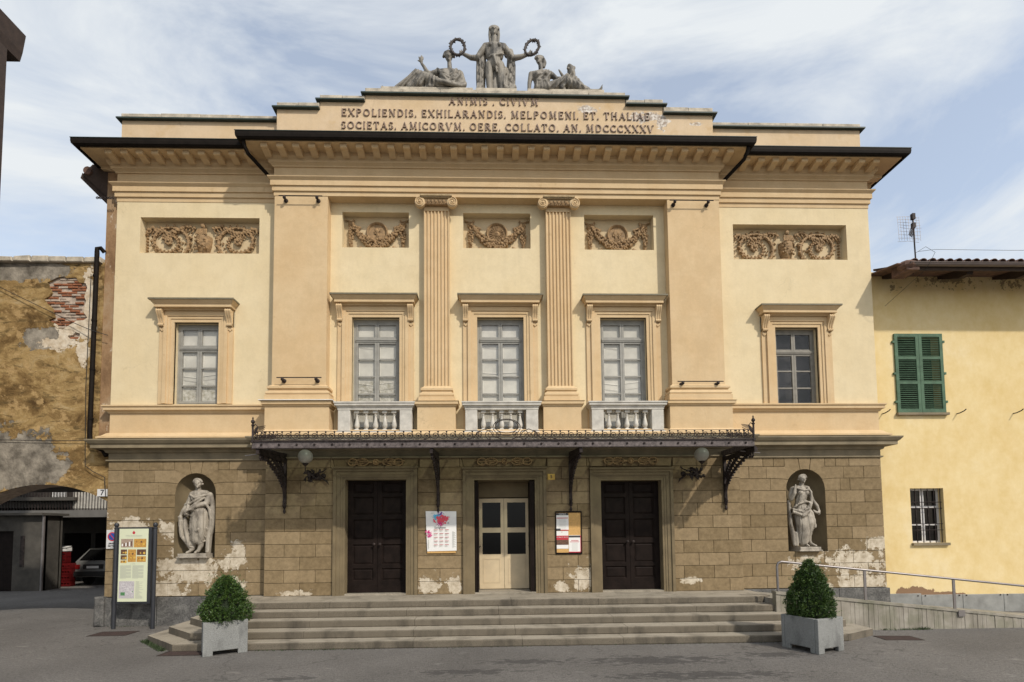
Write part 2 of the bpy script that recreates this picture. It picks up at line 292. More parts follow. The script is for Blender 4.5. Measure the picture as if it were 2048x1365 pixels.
def glass(name, tint, dirt=.0, rough=.03):
    m, t, b = base(name, rough); t.nodes.remove(b)
    o = [n for n in t.nodes if n.type == 'OUTPUT_MATERIAL'][0]
    tr = N(t, 'ShaderNodeBsdfTransparent'); tr.inputs[0].default_value = col(tint); gl = N(t, 'ShaderNodeBsdfGlossy'); gl.inputs['Roughness'].default_value = rough
    _bp = N(t, 'ShaderNodeBump'); _bp.inputs['Strength'].default_value = .25; _bp.inputs['Distance'].default_value = .02; t.links.new(noise_n(t, 2.2, 2), _bp.inputs['Height']); t.links.new(_bp.outputs[0], gl.inputs['Normal'])
    fr = N(t, 'ShaderNodeLayerWeight'); fr.inputs['Blend'].default_value = .5; ms = N(t, 'ShaderNodeMixShader'); f = mathn(t, 'ADD', mathn(t, 'MULTIPLY', mathn(t, 'POWER', fr.outputs['Facing'], 4.0), .9), .06)
    L = t.links.new; L(f, ms.inputs[0]); L(tr.outputs[0], ms.inputs[1]); L(gl.outputs[0], ms.inputs[2]); last = ms
    if dirt:
        df = N(t, 'ShaderNodeBsdfDiffuse'); df.inputs[0].default_value = (.13, .14, .12, 1); m2 = N(t, 'ShaderNodeMixShader')
        L(mathn(t, 'MULTIPLY', ramp(t, noise_n(t, 5, 6), [(.3, .5), (.7, 1)]), dirt), m2.inputs[0]); L(ms.outputs[0], m2.inputs[1]); L(df.outputs[0], m2.inputs[2]); last = m2
    L(last.outputs[0], o.inputs['Surface']); return m
M['glass'] = glass('window_glass', (.98, .97, .95))
M['blackglass'] = simple('dark_reflective_glass', (.006, .006, .006), .12, 0, 2, 0, spec=.18)
M['canopyglass'] = glass('dirty_canopy_glass', (.34, .40, .35), .6, .2)
def globe():
    m, t, b = base('frosted_globe', .25); b.inputs['Base Color'].default_value = (.62, .60, .55, 1); b.inputs['Transmission Weight'].default_value = .45; b.inputs['Roughness'].default_value = .3
    b.inputs['Subsurface Weight'].default_value = .0; return m
M['globe'] = globe()
def leaf():
    m, t, b = base('boxwood_leaf', .5)
    oi = N(t, 'ShaderNodeNewGeometry'); k = ramp(t, oi.outputs['Random Per Island'], [(0, (.014, .040, .008)), (.5, (.028, .078, .012)), (.85, (.055, .115, .015)), (1, (.15, .20, .03))])
    k = mix(t, .5, k, ramp(t, noise_n(t, 6, 4), [(.35, (.022, .045, .012)), (.65, (.075, .12, .022))]))
    t.links.new(k, b.inputs['Base Color']); b.inputs['Subsurface Weight'].default_value = 0; return m
M['leaf'] = leaf()
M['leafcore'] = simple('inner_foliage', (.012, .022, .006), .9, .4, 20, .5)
M['soil'] = simple('dark_soil', (.03, .024, .018), .95, .3, 20, .5)
M['bark'] = simple('shrub_bark', (.06, .045, .03), .9, .2)
# ------------------------------------------------------------------ geometry helpers
class MB:
    def __init__(s): s.v = []; s.f = []; s.mi = []; s.cur = 0
    def add(s, vs, fs):
        o = len(s.v); s.v += [tuple(v) for v in vs]; s.f += [tuple(i+o for i in f) for f in fs]; s.mi += [s.cur]*len(fs); return s
    def box(s, x0, x1, y0, y1, z0, z1):
        return s.add([(x0,y0,z0),(x1,y0,z0),(x1,y1,z0),(x0,y1,z0),(x0,y0,z1),(x1,y0,z1),(x1,y1,z1),(x0,y1,z1)], [(0,3,2,1),(4,5,6,7),(0,1,5,4),(1,2,6,5),(2,3,7,6),(3,0,4,7)])
    def prism(s, poly, y0, y1, axis='y'):
        """polygon in the xz plane extruded along y (or yz along x, xy along z)"""
        n = len(poly)
        mk = {'y': lambda a, b, c: (a, c, b), 'x': lambda a, b, c: (c, a, b), 'z': lambda a, b, c: (a, b, c)}[axis]
        vs = [mk(a, b, y0) for a, b in poly]+[mk(a, b, y1) for a, b in poly]
        tri = tessellate_polygon([[Vector((a, b, 0)) for a, b in poly]])
        fs = [tuple(t) for t in tri]+[tuple(i+n for i in reversed(t)) for t in tri]+[(i, (i+1) % n, (i+1) % n+n, i+n) for i in range(n)]
        return s.add(vs, fs)
    def block(s, poly, yb, yf, inset=.006):
        n = len(poly); cx = sum(p[0] for p in poly)/n; cz = sum(p[1] for p in poly)/n
        def ins(p):
            dx, dz = cx-p[0], cz-p[1]; return (p[0]+(inset if dx > 0 else -inset if dx < 0 else 0), p[1]+(inset if dz > 0 else -inset if dz < 0 else 0))
        q = [ins(p) for p in poly]; ym = yf+inset*.8 if yb > yf else yf
        vs = [(a, yb, b) for a, b in poly]+[(a, ym, b) for a, b in poly]+[(a, yf, b) for a, b in q]
        tri = tessellate_polygon([[Vector((a, b, 0)) for a, b in q]])
        fs = [(i, (i+1) % n, (i+1) % n+n, i+n) for i in range(n)]+[(i+n, (i+1) % n+n, (i+1) % n+2*n, i+2*n) for i in range(n)]+[tuple(i+2*n for i in t) for t in tri]
        return s.add(vs, fs)
    def tube(s, path, r, n=6, closed=False, rs=None):
        P = [Vector(p) for p in path]; k = len(P); rings = []; prev = None
        for i, p in enumerate(P):
            a = P[i-1] if (i > 0 or closed) else p; b = P[(i+1) % k] if (i < k-1 or closed) else p
            d = (b-a); d = d.normalized() if d.length > 1e-9 else Vector((0, 0, 1))
            if prev is None: u = d.orthogonal().normalized()
            else:
                u = prev-d*prev.dot(d); u = u.normalized() if u.length > 1e-6 else d.orthogonal().normalized()
            prev = u; vv = d.cross(u); rr = rs[i] if rs else r
            rings.append([p+(u*cos(2*pi*j/n)+vv*sin(2*pi*j/n))*rr for j in range(n)])
        vs = [v for rg in rings for v in rg]; fs = []
        for i in range(k-1 if not closed else k):
            for j in range(n):
                a = i*n+j; b = i*n+(j+1) % n; c = ((i+1) % k)*n+(j+1) % n; d = ((i+1) % k)*n+j; fs.append((a, b, c, d))
        if not closed: fs += [tuple(range(n))[::-1], tuple((k-1)*n+j for j in range(n))]
        return s.add(vs, fs)
    def lathe(s, prof, c=(0, 0, 0), n=16, axis='z', sq=None):
        vs = []; fs = []; k = len(prof)
        for (r, h) in prof:
            for j in range(n):
                a = 2*pi*(j+.5)/n; x, y = r*cos(a), r*sin(a)
                if axis == 'z': vs.append((c[0]+x, c[1]+y, c[2]+h))
                elif axis == 'y': vs.append((c[0]+x, c[1]+h, c[2]+y))
                else: vs.append((c[0]+h, c[1]+x, c[2]+y))
        for i in range(k-1):
            for j in range(n): fs.append((i*n+j, i*n+(j+1) % n, (i+1)*n+(j+1) % n, (i+1)*n+j))
        fs += [tuple(range(n)), tuple((k-1)*n+j for j in range(n))]
        return s.add(vs, fs)
    def ball(s, c, r, n=8, k=5, sy=1.0, sz=1.0, sx=1.0):
        vs = [(c[0], c[1], c[2]+r*sz)]; fs = []
        for i in range(1, k):
            a = pi*i/k
            for j in range(n): vs.append((c[0]+r*sx*sin(a)*cos(2*pi*j/n), c[1]+r*sy*sin(a)*sin(2*pi*j/n), c[2]+r*sz*cos(a)))
        vs.append((c[0], c[1], c[2]-r*sz)); e = len(vs)-1
        for j in range(n): fs.append((0, 1+j, 1+(j+1) % n)); fs.append((e, 1+(k-2)*n+(j+1) % n, 1+(k-2)*n+j))
        for i in range(k-2):
            for j in range(n): fs.append((1+i*n+j, 1+(i+1)*n+j, 1+(i+1)*n+(j+1) % n, 1+i*n+(j+1) % n))
        return s.add(vs, fs)
    def sweep(s, path, prof):
        """plan path of (x,y); prof = [(out,z)...] ; outward is to the right of travel"""
        P = [Vector(p) for p in path]; k = len(P); nr = []
        for i in range(k-1):
            d = (P[i+1]-P[i]).normalized(); nr.append(Vector((d.y, -d.x)))
        mt = [nr[0]]+[(nr[i-1]+nr[i])/(1+nr[i-1].dot(nr[i])) for i in range(1, k-1)]+[nr[-1]]
        vs = []; n = len(prof)
        for i in range(k):
            for (o, z) in prof: q = P[i]+mt[i]*o; vs.append((q.x, q.y, z))
        fs = []
        for i in range(k-1):
            for j in range(n): a = i*n+j; b = i*n+(j+1) % n; fs.append((a, b, b+n, a+n))
        tri = tessellate_polygon([[Vector((o, z, 0)) for o, z in prof]])
        fs += [tuple(t) for t in tri]+[tuple(i+(k-1)*n for i in t) for t in tri]
        return s.add(vs, fs)
    def mesh(s, name, mats, smooth=False, recalc=True):
        me = bpy.data.meshes.new(name); me.from_pydata(s.v, [], s.f)
        for mm in (mats if isinstance(mats, (list, tuple)) else [mats]): me.materials.append(mm)
        if any(s.mi): me.polygons.foreach_set('material_index', s.mi)
        if recalc:
            bm = bmesh.new(); bm.from_mesh(me); bmesh.ops.recalc_face_normals(bm, faces=bm.faces); bm.to_mesh(me); bm.free()
        if smooth:
            me.polygons.foreach_set('use_smooth', [True]*len(me.polygons))
            if smooth != 'all':
                try: me.set_sharp_from_angle(angle=R(38))
                except Exception: pass
        me.update(); return me
def link(name, me, parent=None, loc=(0, 0, 0), rot=(0, 0, 0), kind=None):
    o = bpy.data.objects.new(name, me); COL.objects.link(o); o.location = loc; o.rotation_euler = rot
    if parent: o.parent = parent
    if kind: o['kind'] = kind
    return o
def part(name, mb, mat, parent, smooth=False, **kw):
    return link(name, mb.mesh(name, mat, smooth), parent, **kw)
def thing(name, label, cat, loc=(0, 0, 0), rz=0, group=None):
    o = bpy.data.objects.new(name, None); COL.objects.link(o); o.location = loc; o.rotation_euler = (0, 0, rz); o.empty_display_size = .3
    o['label'] = label; o['category'] = cat
    if group: o['group'] = group
    return o
def tag(o, label, cat, group=None):
    o['label'] = label; o['category'] = cat
    if group: o['group'] = group
    return o
def holewall(outer, holes, Y, depth, mb=None, sgn=1):
    """wall face in plane y=Y with holes and reveals going back by depth"""
    mb = mb or MB(); loops = [outer]+holes; flat = [p for l in loops for p in l]
    tri = tessellate_polygon([[Vector((a, b, 0)) for a, b in l] for l in loops])
    mb.add([(a, Y, b) for a, b in flat], [tuple(t) for t in tri])
    for l in loops:
        n = len(l); mb.add([(a, Y, b) for a, b in l]+[(a, Y+depth, b) for a, b in l], [(i, (i+1) % n, (i+1) % n+n, i+n) for i in range(n)])
    return mb
def rect(x0, x1, z0, z1): return [(x0, z0), (x1, z0), (x1, z1), (x0, z1)]
def archpoly(cx, r, zb, zs, n=20): return [(cx-r, zb), (cx+r, zb)]+[(cx+r*cos(pi*i/n), zs+r*sin(pi*i/n)) for i in range(n+1)]
def ushape(x0, x1, zb, zt, a, b):
    """three-sided surround between offsets a and b outside an opening"""
    return [(x0-b, zb), (x0-a, zb), (x0-a, zt+a), (x1+a, zt+a), (x1+a, zb), (x1+b, zb), (x1+b, zt+b), (x0-b, zt+b)]

# ------------------------------------------------------------------ ground
g = MB(); g.add([(-900, -900, 0), (900, -900, 0), (900, 900, 0), (-900, 900, 0)], [(0, 1, 2, 3)])
link('ground', g.mesh('ground', M['asphalt']), kind='structure')

# ================================================================== THEATRE
T = thing('theatre_building', 'cream and ochre neoclassical theatre with rusticated ground floor, inscription and stepped parapet', 'theatre')
XL, XR = -10.2, 10.2; PL, PR = -5.95, 5.87; PY = -.3
GL, GR = -6.06, 6.18          # ground floor projection
Z0 = .73; RH = .324; rows = [Z0+RH*k for k in range(11)]+[4.22]
# --- body (sides, back, roof)
b = MB(); b.box(XL, XL+.3, .35, 14, 0, 12.2); b.box(XR-.3, XR, .35, 14, 0, 12.2); b.box(XL, XR, 13.7, 14, 0, 12.2)
part('side_wall', b, M['side'], T)
b = MB(); b.add([(XL-.5, .4, 12.2), (XR+.5, .4, 12.2), (XR+.5, 7, 13.1), (XL-.5, 7, 13.1), (XL-.5, 14.5, 12.2), (XR+.5, 14.5, 12.2)], [(0, 1, 2, 3), (3, 2, 5, 4)])
part('roof', b, M['tile'], T)
b = MB(); b.box(XL+.3, XR-.3, .9, 1.0, 0, 12.1); part('inner_wall', b, M['dark'], T)
# --- left rough strip beside the facade and its broken eave
b = MB(); b.box(-10.56, XL, .12, 13.9, 4.42, 12.05); part('side_wall', b, M['side'], T)
b = MB()
b.prism([(-11.25, 12.02), (-10.5, 11.3), (-10.5, 12.2), (-11.0, 12.3)], .15, 13.8); part('eave', b, M['rafter'], T)
for k in range(6):
    b = MB(); b.prism([(-11.35, 11.95), (-10.5, 11.1), (-10.5, 11.3), (-11.3, 12.1)], .2+k*2.2, .34+k*2.2); part('rafter', b, M['rafter'], T)
b = MB(); b.lathe([(.11, 0), (.12, .05), (.12, .7), (.1, .75)], (-11.1, .1, 12.1), 10, 'y'); part('roof_tile', b, M['tile'], T)
# --- ground floor core wall with niches and door openings
WN = [(-7.97, .515), (8.1, .525)]; NB, NS = 1.70, 3.37
DO = [(-4.04, -2.50, 3.66), (-.76, .80, 3.63), (2.51, 4.09, 3.60)]
for (x0, x1, nx, nr) in ((XL, GL, WN[0][0], WN[0][1]), (GR, XR, WN[1][0], WN[1][1])):
    b = holewall(rect(x0, x1, .0, 4.22), [archpoly(nx, nr, NB, NS)], .05, .02); part('wall', b, M['joint'], T)
    # niche half cylinder and quarter sphere
    b = MB(); n = 16; kk = 8; vs = []; fs = []
    zz = [NB]+[NS]; 
    for z in zz:
        for i in range(n+1): a = pi*i/n; vs.append((nx-nr*cos(a), .0+nr*sin(a)*.95, z))
    for i in range(n): fs.append((i, i+1, i+n+2, i+n+1))
    o = len(vs)
    for k in range(1, kk+1):
        e = pi/2*k/kk
        for i in range(n+1): a = pi*i/n; vs.append((nx-nr*cos(a)*cos(e), nr*sin(a)*cos(e)*.95, NS+nr*sin(e)))
    for k in range(kk):
        s0 = (n+1) if k == 0 else o+(k-1)*(n+1); s1 = o+k*(n+1)
        for i in range(n): fs.append((s0+i, s0+i+1, s1+i+1, s1+i))
    fs.append(tuple(range(n+1)))
    b.add(vs, fs); part('niche', b, M['frame'], T, smooth=True)
b = holewall(rect(GL, GR, .6, 4.22), [rect(a, c, Z0-.02, z) for a, c, z in DO], PY+.05, .9); part('wall', b, M['joint'], T)
# --- rusticated blocks
BW = .785; gp = .0048
def blk(poly, yf):
    b = MB(); b.block(poly, yf+.06, yf); o = link('stone_block', b.mesh('stone_block', M['stone'], recalc=True), T); return o
def row_blocks(x0, x1, z0, z1, yf, phase, minw=.22):
    xs = [x0]; k = math.ceil((x0-phase)/BW+1e-6)
    while True:
        x = phase+k*BW; k += 1
        if x >= x1-minw: break
        if x > x0+minw: xs.append(x)
    xs.append(x1)
    for a, c in zip(xs[:-1], xs[1:]): blk(rect(a+gp, c-gp, z0+gp, z1-gp), yf)
for k in range(11):
    z0, z1 = rows[k], rows[k+1]
    ph = (BW/2 if k % 2 else 0)
    for side, (x0, x1, nx, nr) in enumerate(((XL, GL, WN[0][0], WN[0][1]), (GR, XR, WN[1][0], WN[1][1]))):
        if z1 <= NB+.01 or z0 > 3.9 or z0 < NB-.25:
            if z0 > 3.9:
                row_blocks(x0, nx-.85, z0, z1, 0, x0+ph); row_blocks(nx+.85, x1, z0, z1, 0, x0+ph)
            else: row_blocks(x0, x1, z0, z1, 0, x0+ph)
        elif z1 <= NS-.02:
            row_blocks(x0, nx-nr, z0, z1, 0, x0+ph); row_blocks(nx+nr, x1, z0, z1, 0, x0+ph)
        elif z0 < NS:     # row at the springing: inner ends follow the arch, upper joint dips to the radial line
            A = R(28)
            for sg in (-1, 1):
                e = nx+sg*nr; arc = [(nx+sg*nr*cos(a), NS+nr*sin(a)) for a in (0, A*.5, A)]
                pl = [(e, z0+gp)]+arc+[(nx+sg*(nr+.24), z1-gp), (nx+sg*.95, z1-gp), (nx+sg*.95, z0+gp)]
                blk(pl, 0)
            row_blocks(x0, nx-.95, z0, z1, 0, x0+ph); row_blocks(nx+.95, x1, z0, z1, 0, x0+ph)
        else:             # row beside the crown
            A = R(29); B = R(62)
            for sg in (-1, 1):
                arc = [(nx+sg*nr*cos(A+(B-A)*i/4), NS+nr*sin(A+(B-A)*i/4)) for i in range(5)]
                pl = [(nx+sg*(nr+.25), z0+gp)]+arc+[(nx+sg*.50, z1-gp), (nx+sg*1.05, z1-gp), (nx+sg*1.05, z0+gp)]
                blk(pl, 0)
            row_blocks(x0, nx-1.05, z0, z1, 0, x0+ph); row_blocks(nx+1.05, x1, z0, z1, 0, x0+ph)
    # centre
    if k < 10:
        edges = [GL]+[e for (a, c, z) in DO for e in (a-.29, c+.29)]+[GR]
        for i in range(0, 8, 2): row_blocks(edges[i], edges[i+1], z0, z1, PY, -6.06+ph+.1)
    else:
        xs0 = GL
        for (a, c, z) in DO:
            m_ = (a+c)/2; w_ = 1.05
            row_blocks(xs0, m_-w_-.1, z0, z1, PY, -6.06+ph+.1)
            js = [-1.0, -.6, -.2, .2, .6, 1.0]
            blk([(m_-w_-.1+gp, z0+gp), (m_-w_+.0-gp, z0+gp), (m_-w_-.06-gp, z1-gp), (m_-w_-.1+gp, z1-gp)], PY)
            for q in range(5):
                l0, l1 = js[q], js[q+1]; sl = .05
                tl = l0-(sl if q == 0 else 0); tr = l1+(sl if q == 4 else 0)
                blk([(m_+l0*w_+gp, z0+gp), (m_+l1*w_-gp, z0+gp), (m_+tr*w_-gp, z1-gp), (m_+tl*w_+gp, z1-gp)], PY)
            xs0 = m_+w_+.06
        row_blocks(xs0, GR, z0, z1, PY, -6.06+ph+.1)
for side, (nx, nr) in enumerate(WN):   # keystone and the two voussoirs of the crown
    zt = 4.22; zc = rows[10]
    A1, A2 = R(63), R(77)
    arc = lambda a, c, s, n=4: [(nx+s*nr*cos(a+(c-a)*i/n), NS+nr*sin(a+(c-a)*i/n)) for i in range(n+1)]
    blk(arc(A2, pi-A2, 1)+[(nx-.17, zt-gp), (nx+.17, zt-gp)], 0)
    for s in (-1, 1): blk(arc(A1, A2-.025, s)+[(nx+s*.185, zt-gp), (nx+s*(.55), zt-gp), (nx+s*.55, zc+.0)], 0)
    for s in (-1, 1): blk(rect(*(sorted((nx+s*.56, nx+s*.845))), zc+gp, zt-gp), 0)
# --- plinth
for (x0, x1) in ((XL, GL), (GR, XR)):
    b = MB(); n = 3
    for i in range(n):
        bb = MB(); a = x0-(.04 if x0 == XL else 0)+(x1-x0)*i/n; c = x0+(x1-x0)*(i+1)/n+(.04 if i == n-1 and x1 == XR else 0); bb.block(rect(a+.004, c-.004, -.05, .715), .12, -.05, .01); part('plinth_slab', bb, M['plinth'], T)
b = MB(); b.block(rect(-10.36, -10.12, 0, .75), .5, -.14, .05); part('corner_guard_stone', b, M['plinth'], T)
# --- entablature over the ground floor
full = [(XL, 3), (XL, 0), (GL, 0), (GL, PY), (GR, PY), (GR, 0), (XR, 0), (XR, 3)]
b = MB(); b.sweep(full, [(-.1, 4.2), (.02, 4.2), (.045, 4.215), (.045, 4.245), (.0, 4.255), (0, 4.41), (.05, 4.43), (.07, 4.48), (.10, 4.50), (.27, 4.515), (.27, 4.60), (.31, 4.63), (.36, 4.70), (.36, 4.73), (-.1, 4.79)])
part('ground_floor_cornice', b, M['gcorn'], T)
b = MB(); b.sweep([(XL, 3), (XL, 0), (GL, 0), (GL, PY), (GR, PY), (GR, 0), (XR, 0), (XR, 3)], [(-.1, 4.78), (.20, 4.78), (.20, 4.82), (.12, 4.86), (.05, 4.93), (.0, 4.95), (-.1, 4.95)])
part('base_moulding', b, M['trim'], T)
# pedestal zone walls (wings)
for (x0, x1) in ((XL, -6.0), (6.05, XR)):
    b = MB(); b.box(x0, x1, -.005, .3, 4.9, 5.48); part('dado', b, M['trim'], T)
for (x0, x1, y0) in ((XL, -6.0, 3), (XR, 6.05, 3)):
    P = [(x0, y0), (x0, 0), (x1, 0)] if x0 < 0 else [(x1, 0), (x0, 0), (x0, y0)]
    b = MB(); b.sweep(P, [(-.05, 5.46), (.03, 5.46), (.05, 5.50), (.11, 5.53), (.11, 5.60), (.14, 5.62), (.14, 5.655), (-.05, 5.69)]); part('string_course', b, M['trim'], T)
# --- upper walls
WW = [(-8.6, -7.45, 5.7, 7.87), (7.42, 8.60, 5.62, 7.77)]
CW = [(-3.97, -2.72, 5.0, 8.01), (-.66, .58, 5.0, 8.02), (2.64, 3.89, 5.0, 8.02)]
RP = [(-4.26, -2.48, 9.94, 10.92), (-1.02, .80, 9.94, 10.92), (2.27, 4.17, 9.92, 10.90)]
RW = [(-9.58, -6.46, 9.76, 10.74), (6.38, 9.56, 9.69, 10.68)]
b = holewall(rect(XL, PL+.05, 4.9, 12.1), [rect(*WW[0]), rect(*RW[0])], 0, .28); part('wall', b, M['wall'], T)
b = holewall(rect(PR-.05, XR, 4.9, 12.1), [rect(*WW[1]), rect(*RW[1])], 0, .28); part('wall', b, M['wall'], T)
b = holewall(rect(PL+.05, PR-.05, 4.75, 12.1), [rect(*w_) for w_ in CW+RP], -.02, .28); part('wall', b, M['wall'], T)
# --- giant pilasters
for (x0, x1) in ((-5.94, -4.56), (4.46, 5.87)):
    b = MB(); b.box(x0, x1, PY, .2, 5.6, 11.16); part('pilaster', b, M['trim'], T)
    path = [(x0, 0), (x0, PY), (x1, PY), (x1, 0)]
    b = MB(); b.sweep(path, [(-.02, 5.66), (.13, 5.66), (.13, 5.83), (.10, 5.84), (.12, 5.88), (.10, 5.93), (.05, 5.96), (.05, 5.99), (.09, 6.01), (.09, 6.06), (.05, 6.085), (.0, 6.12), (-.02, 6.12)]); part('pilaster_base', b, M['trim'], T)
    path = [(x0-.12, 0), (x0-.12, PY-.11), (x1+.12, PY-.11), (x1+.12, 0)]
    b = MB(); b.box(x0-.12, x1+.12, PY-.11, .1, 4.79, 5.57); part('pedestal', b, M['trim'], T)
    b = MB(); b.sweep(path, [(-.02, 5.53), (.02, 5.53), (.03, 5.56), (.07, 5.58), (.07, 5.655), (.09, 5.66), (-.02, 5.665)]); part('pedestal_cap', b, M['trim'], T)
    b = MB(); b.sweep(path, [(-.05, 4.785), (.12, 4.785), (.12, 4.84), (.06, 4.89), (.0, 4.94), (-.05, 4.94)]); part('pedestal_foot', b, M['trim'], T)
    if x0 < 0:
        b = MB(); b.sweep(path, [(-.2, 5.668), (.12, 5.668), (.12, 5.683), (-.2, 5.69)]); part('lead_cap', b, M['leadcap'], T)
    for z in (6.27, 11.065) if x0 < 0 else (6.16, 11.05):
        for sx in (.14, 1.10):
            pass
# iron banner bars on the pilasters (things fixed to the wall, one each)
for (x0, x1, z, lb) in ((-5.78, -4.66, 11.07, 'dark iron banner rod near the top of the left giant pilaster'), (-5.76, -4.63, 6.27, 'dark iron banner rod just above the base of the left giant pilaster'), (4.48, 5.66, 11.05, 'dark iron banner rod near the top of the right giant pilaster'), (4.55, 5.76, 6.16, 'dark iron banner rod just above the base of the right giant pilaster')):
    t_ = thing('banner_rod', lb, 'iron bar', ((x0+x1)/2, PY, z), group='iron banner rods on the giant pilasters')
    h = (x1-x0)/2; b = MB(); b.tube([(-h, -.14, 0), (h, -.14, 0)], .014, 8); part('bar', b, M['iron'], t_)
    for s in (-1, 1):
        b = MB(); b.lathe([(.055, 0), (.055, -.03), (.03, -.05), (.02, -.14)], (s*(h-.14), .002, -.05), 10, 'y'); b.ball((s*(h-.14), -.13, -.04), .045); part('holder', b, M['iron'], t_, smooth=True)
# --- fluted ionic pilasters
for cx in (-1.715, 1.535):
    hw = .335; y0 = -.22
    b = MB(); pf = [(cx-hw, .1)]; n = 7; fw = 2*hw/(n*1.0)
    pf.append((cx-hw, y0)); 
    for i in range(n):
        a = cx-hw+.015+i*(2*hw-.03)/n; w_ = (2*hw-.03)/n
        pf.append((a+w_*.14, y0))
        for q in range(1, 6): th = pi*q/6; pf.append((a+w_*.5-w_*.36*cos(th), y0+.04*sin(th)))
        pf.append((a+w_*.86, y0))
    pf += [(cx+hw, y0), (cx+hw, .1)]
    b.prism(pf, 6.1, 10.86, 'z'); part('fluted_shaft', b, M['trim'], T)
    b = MB(); b.box(cx-hw, cx+hw, y0-.004, .05, 10.84, 10.95)
    part('neck_band', b, M['trim'], T)
    b = MB(); path = [(cx-hw, 0), (cx-hw, y0), (cx+hw, y0), (cx+hw, 0)]
    b.sweep(path, [(-.1, 5.66), (.13, 5.66), (.13, 5.80), (.09, 5.81), (.11, 5.85), (.10, 5.90), (.05, 5.93), (.05, 5.96), (.08, 5.98), (.08, 6.03), (.03, 6.07), (.0, 6.11), (-.1, 6.11)]); part('column_base', b, M['trim'], T)
    b = MB(); b.box(cx-.49, cx+.49, -.38, .1, 4.79, 5.57); part('pedestal', b, M['trim'], T)
    path = [(cx-.49, 0), (cx-.49, -.38), (cx+.49, -.38), (cx+.49, 0)]
    b = MB(); b.sweep(path, [(-.02, 5.53), (.02, 5.53), (.03, 5.56), (.07, 5.58), (.07, 5.65), (.09, 5.66), (-.02, 5.68)]); part('pedestal_cap', b, M['trim'], T)
    b = MB(); b.sweep(path, [(-.05, 4.785), (.10, 4.785), (.10, 4.83), (.05, 4.88), (.0, 4.92), (-.05, 4.92)]); part('pedestal_foot', b, M['trim'], T)
    # capital
    c_ = link('ionic_capital', None, T); c_.empty_display_size = .1
    b = MB(); b.box(cx-.42, cx+.42, -.42, .05, 11.13, 11.165); b.box(cx-.39, cx+.39, -.39, .05, 11.10, 11.13); part('abacus', b, M['capstone'], c_)
    b = MB(); b.box(cx-.40, cx+.40, -.33, .05, 11.04, 11.11); part('volute_band', b, M['trim'], c_)
    for s in (-1, 1):
        vx = cx+s*.425; b = MB(); b.lathe([(.005, 0), (.135, 0), (.135, -.10), (.12, -.105), (.005, -.105)], (vx, -.27, 10.99), 22, 'y')
        sp = []
        for i in range(44): th = i/43*4.6*pi; rr = .125*(1-i/43*.86); sp.append((vx+s*rr*sin(th), -.385, 10.99+rr*cos(th)))
        b.tube(sp, .016, 5); b.ball((vx, -.39, 10.99), .03, 8, 5)
        part('volute', b, M['trim'], c_, smooth=True)
    b = MB()
    for i in range(5): b.ball((cx-.2+.1*i, -.335, 11.035), .045, 8, 5, .6, 1.2)
    b.box(cx-.31, cx+.31, -.33, 0, 10.95, 11.04)
    for i in range(11): b.ball((cx-.25+.05*i, -.335, 10.975), .017)
    part('egg_moulding', b, M['relief'], c_, smooth=True)
# --- main entablature
ent = [(XL-.012, 3), (XL-.012, -.012), (PL-.012, -.012), (PL-.012, PY-.012), (PR+.012, PY-.012), (PR+.012, -.012), (XR+.012, -.012), (XR+.012, 3)]
b = MB(); b.sweep(ent, [(-.3, 11.16), (.0, 11.16), (.0, 11.27), (.035, 11.275), (.035, 11.40), (.07, 11.405), (.07, 11.54), (.09, 11.56), (.13, 11.60), (.13, 11.63), (.0, 11.66), (-.3, 11.66)]); part('architrave', b, M['trim'], T)
b = MB(); b.sweep(ent, [(-.3, 11.655), (.0, 11.655), (.0, 11.93), (-.3, 11.93)]); part('frieze', b, M['trim'], T)
b = MB(); b.sweep(ent, [(-.3, 11.925), (.03, 11.925), (.04, 11.955), (.09, 11.99), (.11, 12.0), (.11, 12.06), (.13, 12.075), (.18, 12.12), (.18, 12.135), (.19, 12.205), (.55, 12.205), (.55, 12.275), (.575, 12.285), (.575, 12.30), (-.3, 12.30)]); part('cornice', b, M['trim'], T)
b = MB(); b.sweep(ent, [(.0, 12.304), (.575, 12.304), (.59, 12.20), (.645, 12.195), (.68, 12.23), (.69, 12.29), (.69, 12.365), (.60, 12.37), (-.1, 12.45), (-.1, 12.40)]); part('gutter', b, M['gutter'], T)
b = MB(); b.sweep(ent, [(.675, 12.366), (.70, 12.366), (.70, 12.38), (.675, 12.38)]); part('gutter_rim', b, M['verdi'], T)
mod = MB(); mod.prism([(.0, 12.06), (-.05, 12.065), (-.20, 12.10), (-.29, 12.105), (-.32, 12.12), (-.32, 12.204), (.0, 12.204)], -.085, .085, 'x')
modm = mod.mesh('modillion', M['trim']); cap = MB()
def modil(x, y, rz=0): link('modillion', modm, T, (x, y, 0), (0, 0, rz))
for i in range(31): modil(-5.98+(12.0)*(i+.0)/30-.04, PY-.19)
for i in range(10): modil(-10.2+.1+i*.392, -.19); modil(10.2-.1-i*.392, -.19)
for i in range(4):
    modil(XL-.19, .15+i*.4, -pi/2); modil(XR+.19, .15+i*.4, pi/2)
# gutter elbows at the re-entrant corners of the cornice
for (x, s) in ((PL, -1), (PR, 1)):
    b = MB(); b.tube([(x+s*.55, -.86, 12.26), (x+s*.55, -.85, 12.18), (x+s*.53, -.82, 12.08), (x+s*.50, -.72, 11.98), (x+s*.14, -.14, 11.72), (x+s*.06, -.04, 11.66), (x+s*.05, .02, 11.55)], .05, 8); part('downspout', b, M['gutter'], T, smooth=True)
